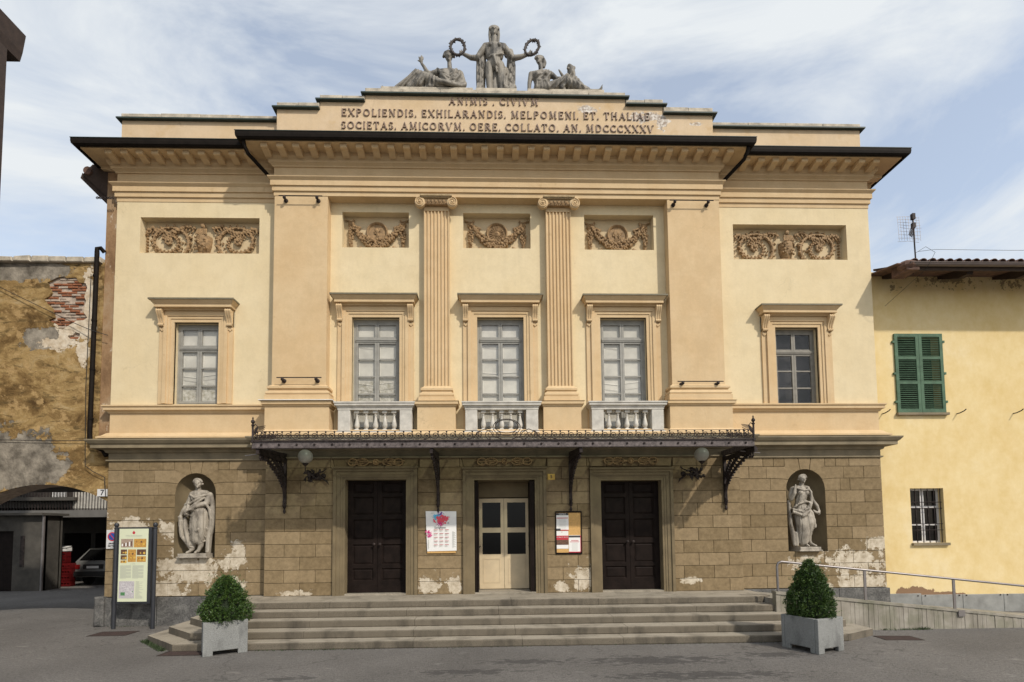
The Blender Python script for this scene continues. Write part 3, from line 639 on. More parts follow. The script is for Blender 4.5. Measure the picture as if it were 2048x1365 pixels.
# --- attic parapet
for a_, c_ in ((-10.15, -5.97), (5.83, 10.08)): b = MB(); b.box(a_, c_, .0, .45, 12.4, 13.42); part('attic_wall', b, M['attic'], T)
st = [(-5.96, 5.82, 13.62), (-4.82, 4.45, 13.85), (-3.62, 3.42, 14.05)]
b = MB(); pl = [(-5.96, 12.4), (5.82, 12.4), (5.82, 13.62), (4.45, 13.62), (4.45, 13.85), (3.42, 13.85), (3.42, 14.05), (-3.62, 14.05), (-3.62, 13.85), (-4.82, 13.85), (-4.82, 13.62), (-5.96, 13.62)]
b.prism(pl, -.2, .45); part('attic_wall', b, M['attic'], T)
def coping(x0, x1, z, y0, lf, rt):
    b = MB(); b.box(x0-(.1 if lf else .0), x1+(.1 if rt else .0), y0-.10, .52, z, z+.035); part('flashing', b, M['verdi'], T)
    n = max(2, int((x1-x0)/.9))
    for i in range(n):
        a = x0+(x1-x0)*i/n; c = x0+(x1-x0)*(i+1)/n; h = .14+random.uniform(-.02, .02)
        bb = MB(); bb.block(rect(a+.004, c-.004, z+.036, z+.036+h), .5, y0-.04+random.uniform(-.01, .01), .012); part('coping_stone', bb, M['coping'], T)
coping(-10.15, -5.97, 13.42, 0, 1, 0); coping(5.83, 10.08, 13.42, 0, 0, 1)
coping(-5.96, -4.83, 13.62, -.2, 1, 0); coping(4.46, 5.82, 13.62, -.2, 0, 1)
coping(-4.82, -3.63, 13.85, -.2, 1, 0); coping(3.43, 4.45, 13.85, -.2, 0, 1)
coping(-3.62, 3.42, 14.05, -.2, 1, 1)
# --- inscription letters: serif capitals built from strokes
def strokes(ch):
    T_, t_ = .125, .05
    A = lambda cx, cy, rx, ry, a0, a1, w, n=10: ('p', [(cx+rx*cos(R(a0+(a1-a0)*i/n)), cy+ry*sin(R(a0+(a1-a0)*i/n))) for i in range(n+1)], w)
    D = {
     'A': (.86, [('l', .10, 0, .43, 1, t_), ('l', .76, 0, .43, 1, T_), ('l', .22, .33, .64, .33, t_), ('s', .10), ('s', .76)]),
     'C': (.80, [A(.46, .5, .36, .44, 45, 315, .13, 16), ('l', .74, .74, .74, .96, t_), ('l', .74, .04, .74, .26, t_)]),
     'D': (.86, [('l', .17, 0, .17, 1, T_), A(.34, .5, .42, .46, -90, 90, .13, 14), ('l', .08, .96, .36, .96, t_), ('l', .08, .04, .36, .04, t_)]),
     'E': (.72, [('l', .17, 0, .17, 1, T_), ('l', .06, .96, .64, .96, t_), ('l', .06, .04, .66, .04, t_), ('l', .17, .52, .5, .52, t_), ('l', .64, .78, .64, .99, t_), ('l', .66, .01, .66, .24, t_), ('l', .5, .42, .5, .62, t_)]),
     'H': (.90, [('l', .18, 0, .18, 1, T_), ('l', .72, 0, .72, 1, T_), ('l', .18, .52, .72, .52, t_), ('s', .18), ('s', .72), ('t', .18), ('t', .72)]),
     'I': (.40, [('l', .20, 0, .20, 1, T_), ('s', .20), ('t', .20)]),
     'L': (.72, [('l', .18, 0, .18, 1, T_), ('l', .06, .04, .66, .04, t_), ('l', .66, .01, .66, .26, t_), ('t', .18)]),
     'M': (1.06, [('l', .16, 0, .22, 1, t_), ('l', .24, 1, .53, .1, T_), ('l', .53, .1, .84, 1, t_), ('l', .88, 0, .84, 1, T_), ('s', .16), ('s', .88), ('t', .2), ('t', .86)]),
     'N': (.92, [('l', .18, 0, .18, 1, t_), ('l', .18, 1, .76, 0, T_), ('l', .76, 0, .76, 1, t_), ('s', .18), ('t', .14), ('t', .76)]),
     'O': (.92, [A(.46, .5, .36, .44, 0, 360, .13, 22)]),
     'P': (.76, [('l', .18, 0, .18, 1, T_), A(.36, .73, .28, .23, -90, 90, .12, 10), ('l', .08, .96, .38, .96, t_), ('l', .18, .5, .38, .5, t_), ('s', .18)]),
     'R': (.86, [('l', .18, 0, .18, 1, T_), A(.36, .74, .28, .22, -90, 90, .12, 10), ('l', .08, .96, .38, .96, t_), ('l', .18, .52, .38, .52, t_), ('l', .40, .52, .74, 0, .14), ('s', .18), ('s', .74)]),
     'S': (.66, [A(.33, .73, .22, .21, 30, 250, .11, 10), A(.33, .27, .24, .23, 70, -150, .12, 10), ('l', .55, .80, .55, .96, t_), ('l', .1, .04, .1, .20, t_)]),
     'T': (.80, [('l', .40, 0, .40, 1, T_), ('l', .06, .96, .74, .96, t_), ('l', .06, .74, .06, .99, t_), ('l', .74, .74, .74, .99, t_), ('s', .40)]),
     'V': (.84, [('l', .10, 1, .42, 0, T_), ('l', .74, 1, .42, 0, t_), ('t', .10), ('t', .74)]),
     'X': (.86, [('l', .12, 1, .74, 0, T_), ('l', .74, 1, .12, 0, t_), ('s', .12), ('s', .74), ('t', .12), ('t', .74)]),
     '.': (.34, [('l', .16, -.02, .16, .16, .16)]), ' ': (.38, [])}
    return D[ch]
LM = {}
def letter_mesh(ch, h):
    if (ch, h) in LM: return LM[(ch, h)]
    wd, sts = strokes(ch); b = MB(); e = 0
    def seg(x0, z0, x1, z1, w):
        nonlocal e
        d = Vector((x1-x0, z1-z0)); d = d.normalized(); n_ = Vector((-d.y, d.x))*w/2; e += .0008
        b.prism([(h*(x0+n_.x), h*(z0+n_.y)), (h*(x0-n_.x), h*(z0-n_.y)), (h*(x1-n_.x), h*(z1-n_.y)), (h*(x1+n_.x), h*(z1+n_.y))], -.028-e, 0)
    for s_ in sts:
        if s_[0] == 'l': seg(*s_[1:])
        elif s_[0] == 'p':
            e += .0008; p = s_[1]; n = len(p)
            for i in range(n-1):
                a, c = Vector(p[i]), Vector(p[i+1]); d = (c-a).normalized(); mm = (a+c)/2; vert = abs(d.y); seg(a.x-d.x*.01, a.y-d.y*.01, c.x+d.x*.01, c.y+d.y*.01, s_[2]*(.38+.62*vert)); e -= .00077
        elif s_[0] == 's': seg(s_[1]-.13, .02, s_[1]+.13, .02, .045)
        elif s_[0] == 't': seg(s_[1]-.13, .98, s_[1]+.13, .98, .045)
    me = b.mesh('letter', M['letter']); LM[(ch, h)] = (me, wd); return LM[(ch, h)]
def inscribe(txt, x0, x1, z, h, y):
    ws = [strokes(c)[0] for c in txt]; k = (x1-x0)/(sum(ws)*h); x = x0
    for c, w_ in zip(txt, ws):
        if c != ' ':
            me, _ = letter_mesh(c, h); o = link('letter', me, T, (x+(k-1)*w_*h*.5, y, z)); 
        x += w_*h*k
inscribe('ANIMIS . CIVIVM', -1.40, 1.07, 13.82, .19, -.2)
inscribe('EXPOLIENDIS. EXHILARANDIS. MELPOMENI. ET. THALIAE', -4.27, 4.10, 13.455, .20, -.2)
inscribe('SOCIETAS. AMICORVM. OERE. COLLATO. AN. MDCCCXXXV', -4.27, 4.20, 13.10, .20, -.2)
# --- windows of the upper floor
SG = lambda x, z: (x, z)
def ward(x0, x1, zb, zt, Y, hoodz, hood_half, inner=True, dark=False, bar_z=None):
    """architrave surround, consoles and hood; then the window itself"""
    sur = link('window_surround', None, T); sur.empty_display_size = .1
    b = MB(); b.prism(ushape(x0, x1, zb, zt, .25, .375), Y-.045, Y+.05); b.prism(ushape(x0, x1, zb, zt, .155, .25), Y-.09, Y+.05); b.prism(ushape(x0, x1, zb, zt, .085, .155), Y-.065, Y+.05); b.prism(ushape(x0, x1, zb, zt, .0, .085), Y-.045, Y+.05); part('architrave', b, M['trim'], sur)
    mx_ = (x0+x1)/2; hw = (x1-x0)/2+.375
    b = MB(); b.box(x0-.25, x1+.25, Y-.07, Y+.02, zt+.25, hoodz-.02); part('frieze', b, M['trim'], sur)
    path = [(mx_-hw+.10, Y+.02), (mx_-hw+.10, Y-.1), (mx_+hw-.10, Y-.1), (mx_+hw-.10, Y+.02)]
    hz = hoodz-.04
    b = MB(); b.sweep(path, [(-.12, hz), (.02, hz), (.03, hz+.03), (.14, hz+.04), (.14, hz+.11), (.16, hz+.13), (.215, hz+.20), (.215, hz+.225), (-.12, hz+.24)]); part('hood', b, M['trim'], sur)
    b = MB(); b.sweep(path, [(-.12, hz+.242), (.222, hz+.227), (.222, hz+.20), (.235, hz+.20), (.235, hz+.24), (-.12, hz+.27)]); part('hood_cover', b, M['hoodtop'], sur)
    for s in (-1, 1):
        cx = mx_+s*(hw-.07); ct = hz; b = MB()
        prof = [(.0, ct), (-.20, ct), (-.22, ct-.05), (-.20, ct-.11), (-.14, ct-.20), (-.10, ct-.30), (-.10, ct-.37), (-.07, ct-.42), (.0, ct-.42)]
        for j in range(5):
            dx = -.07+.028*j; d = .0 if j % 2 else .012; b.prism([(p[0]-(d if p[0] < 0 else 0)+Y, p[1]) for p in prof], cx+dx, cx+dx+.028, 'x')
        b.tube([(cx-.075, Y-.18, ct-.045), (cx+.075, Y-.18, ct-.045)], .045, 8); b.tube([(cx-.07, Y-.10, ct-.385), (cx+.07, Y-.10, ct-.385)], .035, 8)
        for q in (-1, 0, 1): b.ball((cx+q*.035, Y-.05, ct-.47-(.03 if q == 0 else 0)), .035, 6, 4, .8, 1.4)
        part('console', b, M['trim'], sur, smooth=True)
    # joinery
    W = link('window', None, T); W.empty_display_size = .1
    yf = Y+.14; xm = (x0+x1)/2; fm = M['darkframe'] if dark else M['winframe']
    zt2 = bar_z or zb+(zt-zb)*.70
    b = MB(); b.box(x0, x0+.07, yf, yf+.06, zb, zt); b.box(x1-.07, x1, yf, yf+.06, zb, zt); b.box(x0+.07, x1-.07, yf, yf+.06, zt-.09, zt); b.box(x0+.07, x1-.07, yf, yf+.06, zb, zb+.05)
    b.box(x0+.07, x1-.07, yf-.03, yf+.05, zt2-.045, zt2+.045); b.box(x0+.07, x1-.07, yf-.045, yf-.025, zt2-.01, zt2+.02); part('frame', b, fm, W)
    nrow = max(3, round((zt2-zb)/.53)); zr = [zb+.05+(zt2-.045-zb-.05)*i/nrow for i in range(nrow+1)]
    for s in (-1, 1):
        xa, xb = (x0+.07, xm-.003) if s < 0 else (xm+.003, x1-.07)
        b = MB(); b.box(xa, xa+.055, yf-.012, yf+.04, zb+.052, zt2-.047); b.box(xb-.055, xb, yf-.0125, yf+.04, zb+.052, zt2-.047)
        for z in zr[1:-1]: b.box(xa+.055, xb-.055, yf-.005, yf+.03, z-.018, z+.018)
        b.box(xa+.055, xb-.055, yf-.01, yf+.03, zb+.052, zb+.11); b.box(xa+.055, xb-.055, yf-.01, yf+.03, zt2-.09, zt2-.047)
        part('casement', b, fm, W)
        b = MB(); b.box(xa, xa+.05, yf-.01, yf+.03, zt2+.047, zt-.092); b.box(xb-.05, xb, yf-.0105, yf+.03, zt2+.047, zt-.092); b.box(xa+.05, xb-.05, yf-.008, yf+.03, zt2+.047, zt2+.09); b.box(xa+.05, xb-.05, yf-.008, yf+.03, zt-.14, zt-.092); part('transom_light_frame', b, fm, W)
        for i in range(nrow+1):
            za, zc = (zr[i]+.018, zr[i+1]-.018) if i < nrow else (zt2+.09, zt-.14)
            b = MB(); b.add([(xa+.055, yf+.012, za), (xb-.055, yf+.012, za), (xb-.055, yf+.012+.002, zc), (xa+.055, yf+.012+.002, zc)], [(0, 1, 2, 3)]); part('pane', b, M['glass'], W)
        if not dark:
            # inner shutters folded shut behind the glass
            xo = xa; xe = xb; b = MB(); b.box(xo+.01, xe, yf+.062, yf+.09, zb, zt); 
            hh = (zt2-zb)
            for (pa, pb) in (((.04, .27), (.32, .60), (.64, .93)) if (round(x0*7) % 2) else ((.05, .46), (.52, .93))):
                p0, p1 = zb+hh*pa, zb+hh*pb; tilt = (.05 if round(x0*5) % 3 else .02)*s
                b.add([(xo+.06, yf+.050, p0), (xe-.06, yf+.050, p0+tilt), (xe-.06, yf+.050, p1+tilt), (xo+.06, yf+.050, p1), (xo+.09, yf+.060, p0+.03), (xe-.09, yf+.060, p0+.03+tilt), (xe-.09, yf+.060, p1-.03+tilt), (xo+.09, yf+.060, p1-.03)], [(0, 1, 5, 4), (1, 2, 6, 5), (2, 3, 7, 6), (3, 0, 4, 7)])
            part('inner_shutter', b, M['shutter_in'], W)
    if dark:
        b = MB(); b.box(x0, x1, yf+.25, yf+.27, zb, zt); part('dark_room_backing', b, M['dark'], W)  # near-black sheet painted in place of the unlit room
    return W
W0 = ward(*WW[0], 0, 8.20, 1.1); W1 = ward(*WW[1], 0, 8.10, 1.1, dark=True)
for c_ in CW: ward(*c_, -.02, 8.34, 1.1, bar_z=7.45)
W1['label'] = 'window with bare dark panes in the right wing'
# --- relief panels
def relief_base(x0, x1, z0, z1, Y):
    r_ = link('relief_panel', None, T); r_.empty_display_size = .1
    b = MB(); b.box(x0-.02, x1+.02, Y+.235, Y+.26, z0-.02, z1+.02); part('panel_ground', b, M['relief_bg'], r_)
    return r_
def rosette(b, x, y, z, r, n=8):
    for i in range(n): a = 2*pi*i/n; b.ball((x+r*.6*cos(a), y, z+r*.6*sin(a)), r*.38, 6, 4, .7)
    b.ball((x, y-.02, z), r*.32, 8, 5)
for ip, (x0, x1, z0, z1) in enumerate(RP):
    Y = -.02; r_ = relief_base(x0, x1, z0, z1, Y); cx = (x0+x1)/2; y = Y+.215; hw = (x1-x0)/2
    b = MB(); zc = z0+.52
    b.lathe([(.29, .03), (.295, -.05), (.27, -.075), (.24, -.05), (.232, -.02), (.2, -.02), (.004, -.015)], (cx, y, zc), 32, 'y')
    if ip == 1:
        for i in range(18): a = 2*pi*i/18; b.tube([(cx+.08*cos(a), y-.03, zc+.08*sin(a)), (cx+.2*cos(a), y-.045, zc+.2*sin(a))], .014, 5)
        b.ball((cx, y-.04, zc), .055, 8, 6); b.ball((cx, y-.03, zc-.02), .09, 8, 5, .5)
    else:
        for q in ((0,) if ip == 0 else (-.055, .05)):   # profile heads in low relief
            s = 1
            b.ball((cx+q, y-.03, zc+.05), .072, 10, 6, .5, 1.15); b.ball((cx+q-.07, y-.03, zc+.03), .022, 6, 4, .6, 1.0); b.ball((cx+q-.05, y-.03, zc-.01), .035, 6, 4, .6)
            b.tube([(cx+q, y-.02, zc), (cx+q+.03, y-.02, zc-.12)], .04, 6); b.ball((cx+q+.02, y-.02, zc-.13), .07, 8, 4, .35, .5); b.ball((cx+q+.05, y-.035, zc+.08), .05, 8, 4, .5)
    part('medallion', b, M['relief'], r_, smooth=True)
    b = MB(); rr = random.Random(ip)
    for i in range(64):
        u = -1+2*i/63; px = cx+u*(hw-.24); pz = z1-.30-(1-u*u)*.52+.02; wd = .035+.055*(1-u*u)
        for k in range(5): b.ball((px+rr.uniform(-.02, .02), y-.03-rr.uniform(0, .06), pz+rr.uniform(-wd*1.5, wd*1.5)), rr.uniform(.024, .042), 6, 4)
    rosette(b, cx, y-.075, z0+.11, .055)
    part('garland', b, M['relief'], r_, smooth=True)
    for s in (-1, 1):
        b = MB(); px = cx+s*(hw-.19); b.lathe([(.085, .02), (.085, -.04), (.06, -.06), (.045, -.04), (.02, -.06)], (px, y, z1-.22), 16, 'y'); part('rosette', b, M['relief'], r_, smooth=True)
        b = MB()
        for i in range(44):
            v = i/43; wd = .03+.045*sin(pi*min(1, v*1.1)); b.ball((px+rr.uniform(-wd, wd), y-.03-rr.uniform(0, .05), z1-.33-v*.46), rr.uniform(.022, .038), 6, 4)
        b.lathe([(.05, .0), (.045, -.03), (.02, -.07), (.012, -.11)], (px, y-.03, z0+.17), 8); part('pendant', b, M['relief'], r_, smooth=True)
        b = MB(); pts = []
        for i in range(26): v = i/25; pts.append((cx+s*(.62-.30*v+.07*sin(v*15)), y-.02, z1-.13-.58*v+.03*cos(v*15)))
        b.tube(pts, .03, 5); b.tube([(cx+s*.62, y-.02, z1-.13), (px, y-.02, z1-.15), (cx+s*(hw-.03), y-.02, z1-.10)], .022, 5)
        b.tube([(cx+s*.42, y, z0+.14), (cx+s*.56, y-.01, z0+.07), (cx+s*.70, y, z0+.03)], .034, 5); part('ribbon', b, M['relief'], r_, smooth=True)
for ip, (x0, x1, z0, z1) in enumerate(RW):
    r_ = relief_base(x0, x1, z0, z1, 0); cx = (x0+x1)/2; y = .215; zc = (z0+z1)/2-.06; rr = random.Random(40+ip)
    for s in (-1, 1):
        b = MB(); sx = cx+s*.92
        sp = []
        for i in range(60):
            v = i/59; th = -.5*pi+v*3.3*pi; rad = .40*(1-v)+.13; sp.append((sx-s*rad*cos(th)*1.12, y-.03, zc-.02+rad*sin(th)*.98))
        b.tube(sp, .03, 6, rs=[.046-.02*i/59 for i in range(60)])
        for i in range(0, 60, 2):
            p = sp[i]; a = atan2(p[2]-zc, p[0]-sx); k = .05 if i < 40 else .035
            b.tube([p, (p[0]+cos(a+.5)*k*1.5, y-.06, p[2]+sin(a+.5)*k*1.5), (p[0]+cos(a+.9)*k*2.2, y-.01, p[2]+sin(a+.9)*k*2.2)], .02, 5, rs=[.03, .03, .012]); b.ball((p[0]-cos(a)*k*.6, y-.06, p[2]-sin(a)*k*.6), .026, 6, 4, .8)
        part('scroll', b, M['relief'], r_, smooth=True)
        b = MB(); rosette(b, sx, y-.05, zc+.0, .125, 7); part('flower', b, M['relief'], r_, smooth=True)
        b = MB()
        for i in range(30):   # acanthus running along the top from the vase to the corner
            v = i/29; px = cx+s*(.25+1.25*v); pz = z1-.20+.07*sin(v*9)-.1*v; b.ball((px, y-.03-rr.uniform(0, .03), pz+rr.uniform(-.03, .03)), .045, 6, 4, .8, 1.0)
            if i % 2 == 0: b.tube([(px, y-.03, pz), (px+s*.05, y-.05, pz-.10), (px+s*.09, y-.02, pz-.13)], .018, 5)
        for i in range(9): px = cx+s*(hw_ := 1.50); b.ball((px, y-.01, z0+.1+i*.085), .036, 6, 4, .8, .7, 1.3)
        for i in range(9): b.ball((cx+s*(.3+.035*i+rr.uniform(0, .12)), y-.01, z0+.12+rr.uniform(0, .3)), .026, 6, 4)
        b.ball((cx+s*.38, y-.03, zc+.1), .05, 8, 5, .9, .9, 1.9)
        part('acanthus', b, M['relief'], r_, smooth=True)['kind'] = 'stuff'
    b = MB(); b.lathe([(.12, -.32), (.15, -.28), (.20, -.1), (.22, .08), (.21, .14)], (cx, y+.03, zc-.02), 14)
    for i in range(-3, 4): b.tube([(cx+i*.035, y-.12, zc+.30), (cx+i*.045, y-.17, zc+.12)], .02, 5)
    for i in range(30): b.ball((cx+rr.uniform(-.17, .17), y-.17+rr.uniform(0, .05), zc+rr.uniform(-.28, .1)), .032, 6, 4)
    b.tube([(cx-.30, y-.04, z0+.05), (cx-.12, y-.06, z0+.07), (cx+.12, y-.06, z0+.07), (cx+.30, y-.04, z0+.05)], .045, 7); b.ball((cx, y-.08, z1-.14), .06, 8, 5, .8, 1.3)
    part('vase', b, M['relief'], r_, smooth=True)
# --- balustrades
bal = MB(); bal.box(-.078, .078, -.06, .06, 0, .045); bal.add([(-.078, -.06, .045), (.078, -.06, .045), (.078, .06, .045), (-.078, .06, .045), (-.035, -.035, .085), (.035, -.035, .085), (.035, .035, .085), (-.035, .035, .085)], [(0, 1, 5, 4), (1, 2, 6, 5), (2, 3, 7, 6), (3, 0, 4, 7)])
bal.lathe([(.034, .08), (.036, .10), (.058, .125), (.067, .165), (.062, .21), (.045, .29), (.030, .37), (.024, .42), (.036, .43), (.036, .445), (.024, .45), (.026, .475), (.05, .49)], (0, 0, 0), 14); bal.box(-.06, .06, -.055, .055, .49, .56)
balm = bal.mesh('baluster', M['balus'], smooth=True)
for (cx) in (-3.285, -.035, 3.24):
    B = link('balustrade', None, T); B.empty_display_size = .1; y0 = -.36
    b = MB(); b.sweep([(cx-.94, .0), (cx-.94, y0-.02), (cx+.94, y0-.02), (cx+.94, .0)], [(-.2, 4.79), (.075, 4.79), (.075, 4.83), (.05, 4.85), (.02, 4.885), (-.2, 4.885)]); part('bottom_rail', b, M['balus'], B)
    for s in (-1, 1):
        b = MB(); a = cx+s*.94; c = cx+s*.63; b.block(rect(min(a, c), max(a, c), 4.88, 5.50), -.02, y0-.02, .006); part('pier', b, M['balus'], B)
    b = MB(); b.box(cx-.95, cx+.95, y0-.03, -.1, 5.445, 5.50)
    b.sweep([(cx-.94, .0), (cx-.94, y0-.02), (cx+.94, y0-.02), (cx+.94, .0)], [(-.2, 5.495), (.02, 5.495), (.03, 5.53), (.07, 5.55), (.07, 5.60), (.09, 5.61), (.09, 5.645), (-.2, 5.655)]); part('top_rail', b, M['balus'], B)
    for i in range(5): link('baluster', balm, B, (cx-.475+.2375*i, y0+.08, 4.885))
# --- doors
YD = PY
for i, (x0, x1, zt) in enumerate(DO):
    D = link('door_surround', None, T); D.empty_display_size = .1
    b = MB(); b.prism(ushape(x0, x1, Z0, zt, .215, .29), YD-.075, YD+.08); b.prism(ushape(x0, x1, Z0, zt, .12, .215), YD-.045, YD+.08); b.prism(ushape(x0, x1, Z0, zt, .06, .12), YD-.03, YD+.08); b.prism(ushape(x0, x1, Z0, zt, .0, .06), YD-.018, YD+.10)
    part('moulded_frame', b, M['frame'], D)
    b = MB(); b.box(x0-.31, x1+.31, YD-.11, YD+.05, zt+.285, zt+.325); part('drip_moulding', b, M['frame'], D)
    b = MB()   # reveals lining the opening
    b.box(x0-.02, x0+.004, YD+.04, YD+.9, Z0, zt); b.box(x1-.004, x1+.02, YD+.04, YD+.9, Z0, zt); b.box(x0, x1, YD+.04, YD+.9, zt-.004, zt+.02); part('reveal', b, M['frame'], D)
    b = MB(); b.box(x0, x1, YD-.02, YD+1.0, Z0-.03, Z0+.035); part('threshold', b, M['granite'], D)
    DD = link('door', None, T); DD.empty_display_size = .1
    if i != 1:
        yd = YD+.22; xm = (x0+x1)/2; H = zt-Z0
        for s in (-1, 1):
            xa, xb = (x0+.005, xm-.004) if s < 0 else (xm+.004, x1-.005); b = MB()
            pans = [(.115, .225), (.255, .435), (.475, .655), (.695, .855), (.885, .985)]
            fy = yd
            ml, mr = xa+.12, xb-.10
            if s > 0: ml, mr = xa+.10, xb-.12
            b.box(xa, ml, fy, fy+.06, Z0+.04, zt); b.box(mr, xb, fy, fy+.06, Z0+.04, zt)
            zl = Z0+.04
            for (p, q) in pans:
                za, zb_ = Z0+H*p, Z0+H*q; b.box(ml, mr, fy+.001, fy+.06, zl, za); zl = zb_
                b.add([(ml, fy+.001, za), (mr, fy+.001, za), (mr, fy+.001, zb_), (ml, fy+.001, zb_), (ml+.03, fy+.035, za+.03), (mr-.03, fy+.035, za+.03), (mr-.03, fy+.035, zb_-.03), (ml+.03, fy+.035, zb_-.03), (ml+.07, fy+.02, za+.06), (mr-.07, fy+.02, za+.06), (mr-.07, fy+.02, zb_-.06), (ml+.07, fy+.02, zb_-.06)],
                      [(0, 1, 5, 4), (1, 2, 6, 5), (2, 3, 7, 6), (3, 0, 4, 7), (4, 5, 9, 8), (5, 6, 10, 9), (6, 7, 11, 10), (7, 4, 8, 11), (8, 9, 10, 11)])
            b.box(ml, mr, fy+.001, fy+.06, zl, zt); b.box(xa, xb, fy-.012, fy, Z0+.04, Z0+.24)
            part('door_leaf', b, M['darkwood'], DD)
            b = MB(); b.lathe([(.028, 0), (.012, -.02), (.012, -.04), (.032, -.055), (.034, -.075), (.01, -.09)], (xm+s*.075, yd, Z0+1.28), 10, 'y'); part('door_knob', b, M['iron'], DD, smooth=True)
    else:
        yd = YD+.62; xa0, xb0 = x0+.11, x1-.12; ztd = Z0+2.46
        for s, (a, c) in ((-1, (x0+.02, x0+.10)), (1, (x1-.13, x1-.02))):   # outer leaves folded back against the reveals
            b = MB(); b.box(a, c, YD+.02, YD+.60, Z0+.04, zt-.03); b.box(a-.005 if s > 0 else c-.02, a+.02 if s > 0 else c+.005, YD+.0, YD+.03, Z0+.04, zt-.03); part('folded_outer_leaf', b, M['darkwood'], DD)
        b = MB(); b.box(x0, x1, yd+.02, yd+.1, ztd+.03, zt); b.box(x0, xa0, yd+.02, yd+.1, Z0, ztd+.03); b.box(xb0, x1, yd+.02, yd+.1, Z0, ztd+.03); part('lintel_panel', b, M['frame'], DD)
        xm = (xa0+xb0)/2
        for s in (-1, 1):
            xa, xb = (xa0, xm-.004) if s < 0 else (xm+.004, xb0); H = ztd-Z0-.05; zb0 = Z0+.05; b = MB()
            fr = [(.38, .615), (.68, .955)]
            b.box(xa, xa+.085, yd, yd+.045, zb0, ztd); b.box(xb-.085, xb, yd, yd+.045, zb0, ztd)
            b.box(xa+.085, xb-.085, yd+.001, yd+.045, zb0, zb0+H*.38); b.box(xa+.085, xb-.085, yd+.001, yd+.045, zb0+H*.62, zb0+H*.675); b.box(xa+.085, xb-.085, yd+.001, yd+.045, zb0+H*.955, ztd)
            pa, pb, p0, p1 = xa+.10, xb-.10, zb0+.16, zb0+H*.335
            for (u0, u1, v0, v1) in ((pa, pb, p0, p0+.02), (pa, pb, p1-.02, p1), (pa, pa+.02, p0+.02, p1-.02), (pb-.02, pb, p0+.02, p1-.02)): b.box(u0, u1, yd-.008, yd+.002, v0, v1)
            b.box(xa+.01, xb-.01, yd-.006, yd, zb0+.005, zb0+.12)
            part('door_leaf', b, M['cream_door'], DD)
            for (p, q) in ((.38, .62), (.675, .955)):
                b = MB(); b.box(xa+.085, xb-.085, yd+.015, yd+.02, zb0+H*p, zb0+H*q); part('glass_pane', b, M['blackglass'], DD)
            b = MB(); hx = xa0-.015 if s < 0 else xb0+.03; b.ball((hx, yd-.02, Z0+1.15), .025); b.tube([(hx, yd-.02, Z0+1.15), (hx+.05*(-s), yd-.03, Z0+1.19)], .012, 5); b.box(hx-.012, hx+.012, yd-.015, yd, Z0+.33, Z0+.42); b.box(hx-.012, hx+.012, yd-.015, yd, Z0+1.9, Z0+1.99); part('door_hardware', b, M['iron'], DD)
    # wreath ornament above
    m_ = (x0+x1)/2-.0; O = MB(); zc = 4.10; y = YD-.03
    O.lathe([(.085, .03), (.085, -.01), (.065, -.03), (.045, -.01), (.03, -.03), (.005, -.035)], (m_, y, zc), 18, 'y')
    for s in (-1, 1):
        for c0, rx in ((.34, .15), (.58, .11)):
            pts = [(m_+s*c0+rx*cos(2*pi*j/20), y-.01, zc+.085*sin(2*pi*j/20)) for j in range(20)]; O.tube(pts, .015, 5, closed=True)
            for j in range(20):
                a = 2*pi*j/20; O.ball((m_+s*c0+rx*1.06*cos(a), y-.02, zc+.092*sin(a)), .019, 6, 4, .8)
        O.tube([(m_+s*.09, y, zc), (m_+s*.18, y-.01, zc)], .025, 5); O.tube([(m_+s*.2, y-.02, zc+.015), (m_+s*.66, y-.02, zc-.0)], .012, 5)
        for j in range(5): O.tube([(m_+s*.22, y, zc), (m_+s*(.2+.1*j), y-.015, zc+(.06 if j % 2 else -.06))], .012, 5)
        O.tube([(m_+s*.62, y, zc), (m_+s*.70, y-.01, zc+.04), (m_+s*.74, y, zc+.02)], .014, 5)
    part('wreath_ornament', O, M['relief'], T, smooth=True)
# ================================================================== STEPS
fronts = [(-2.95, 0, .146), (-2.6, .146, .292), (-2.2, .292, .438), (-1.83, .438, .584), (-1.45, .584, .73)]
ST = thing('entrance_steps', 'wide flight of five grey stone steps with cut corners below the three doors', 'steps', (0, 0, 0))
for k, (y, z0, z1) in enumerate(fronts):
    i_ = .37*k; fl, fr = -6.65-.0*k+i_*.38, 6.95-i_*.65; ol, orr = -7.75+i_*.85, 7.85-i_*1.05; cd = .95-.15*k; cr2 = .5-.08*k
    pl = [(fl, y), (fr, y), (orr, y+cr2), (orr, -.05), (ol, -.05), (ol, y+cd)]
    # separate stones along the front edge, the rest as one slab
    yb = y+.42; n = 6
    js = [fl+(fr-fl)*j/n+(random.uniform(-.25, .25) if 0 < j < n else 0) for j in range(n+1)]
    for j in range(n):
        b = MB(); a, c = js[j]+.003, js[j+1]-.003; dz = random.uniform(-.003, .003)
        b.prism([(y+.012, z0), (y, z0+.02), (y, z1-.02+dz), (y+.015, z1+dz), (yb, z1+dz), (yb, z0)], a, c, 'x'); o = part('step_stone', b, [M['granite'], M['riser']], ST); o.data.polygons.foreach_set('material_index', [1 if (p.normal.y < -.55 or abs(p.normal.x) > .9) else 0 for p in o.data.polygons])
    b = MB(); b.prism([(ol, -.05), (ol, y+cd), (fl, y), (fl, yb+.002), (fr, yb+.002), (fr, y), (orr, y+cr2), (orr, -.05)], z0, z1-.001, 'z'); o = part('step_slab', b, [M['granite'], M['riser']], ST); o.data.polygons.foreach_set('material_index', [1 if abs(p.normal.z) < .3 else 0 for p in o.data.polygons])
